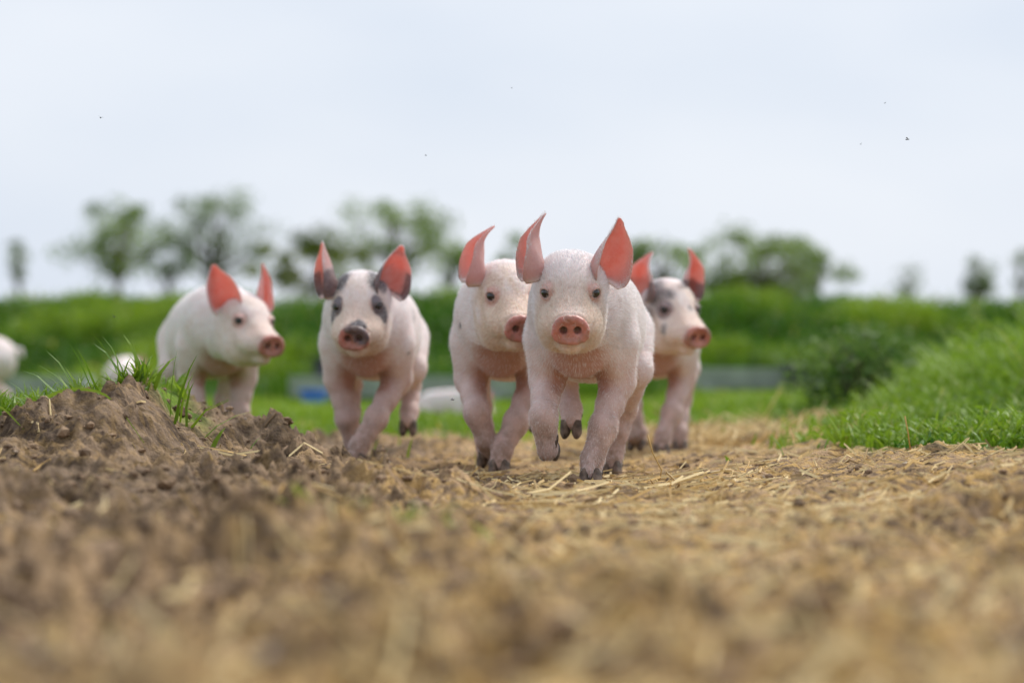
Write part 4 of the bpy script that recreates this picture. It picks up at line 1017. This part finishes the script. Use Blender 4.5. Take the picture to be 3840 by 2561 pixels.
def tub(x, Y, r, h, mat, name, label, cat, tilt=0):
    root = obj(name, None, None, label, cat); root.location = (x, Y, gz(x, Y)); root.rotation_euler = (R(tilt), 0, 0)
    prof = [(0, 0), (r*.8, 0), (r, h), (r*1.0-.006, h), (r*.8-.008, .008), (0, .008)]; n_ = 28; V = []; th = np.linspace(0, 2*np.pi, n_, endpoint=False)
    for a, b in prof: V.append(np.stack([a*np.cos(th), a*np.sin(th), 0*th+b], 1))
    j = np.arange(n_); j2 = (j+1) % n_; Q = np.concatenate([np.stack([i*n_+j, i*n_+j2, (i+1)*n_+j2, (i+1)*n_+j], 1) for i in range(5)])
    obj('bowl', mesh('bowl', np.concatenate(V), [Q], mat), root)
    c = np.stack([(r+.004)*np.cos(np.append(th, th[0])), (r+.004)*np.sin(np.append(th, th[0])), np.full(n_+1, h)], 1); V, Q, T = tube(c, np.full(n_+1, .008), 8)
    obj('rim', mesh('rim', V, [Q, T], mat), root)
tub(-1.01, 14.5, .068, .10, M_BLUE, 'feed_bowl', 'bright blue plastic bowl standing in the far grass', 'bowl')
tub(1.63, 16.2, .085, .19, M_RUBBER, 'rubber_tub', 'round black rubber tub at the end of the short trough', 'tub')
tub(-1.13, 16.9, .05, .26, M_RUBBER, 'bucket', 'narrow dark bucket standing behind the blue bowl', 'bucket')

# ------------------------------------------------------------------ flies in the air
M_FLY = simple_mat('fly_body', (.010, .010, .012), (.03, .03, .035), .7); M_WING = simple_mat('fly_wing', (.03, .03, .035), (.06, .06, .07), .5)
def fly(px, py, Y, s_, label, a):
    root = obj('fly', None, None, label, 'fly', 'flies above the piglets'); root.location = ((px-1175.5)/PX*Y, Y, CAM_Z+(850-py)/PX*Y); root.rotation_euler = (0, R(20), a)
    V, F = I2; B = []
    for c, r_ in (((0, 0, 0), (.0016, .0021, .0015)), ((0, .0033, -.0003), (.0015, .0026, .0013)), ((0, -.0026, 0), (.0013, .0009, .0012))): B.append((V*np.array(r_)*s_+np.array(c)*s_, [F]))
    V, F = joinmesh(B); obj('body', mesh('fly_body', V, F, M_FLY), root)
    for sx in (-1, 1):
        W = np.array([(0, 0, 0), (.0026, -.0002, .0009), (.0056, .0018, .0016), (.0050, .0042, .0014), (.0022, .0034, .0006)])*np.array([sx, 1, 1])*s_+np.array([sx*.0008, 0, .0010])*s_
        W = np.vstack([W, W+np.array([0, 0, .00012])]); Q = [(0, 1, 2), (0, 2, 3), (0, 3, 4), (5, 7, 6), (5, 8, 7), (5, 9, 8)]; E_ = [(i, 5+i, 5+(i+1) % 5, (i+1) % 5) for i in range(5)]
        obj('wing', mesh('fly_wing', W, [np.array(E_), np.array(Q)], M_WING, smooth=False), root)
FL = [(230, 270, 4.9, .75, 'black fly hovering in the sky high above the mound grass'), (2085, 320, 5.0, .75, 'largest black fly in the sky above the weedy rise'), (1977, 331, 5.3, .42, 'tiny fly just beside the largest fly'),
      (2032, 237, 5.3, .40, 'tiny fly above the largest fly'), (1038, 917, 4.9, .75, 'black fly in front of the lying white piglet'), (262, 727, 4.85, .8, 'dark fly over the grass blades of the mound'), (978, 357, 5.4, .40, 'tiny fly in the sky above the patched piglet'), (1175, 202, 5.4, .40, 'tiny fly alone in the high middle sky')]
for i_, (px, py, Y, s_, lb) in enumerate(FL): fly(px, py, Y, s_, lb, i_*1.3)
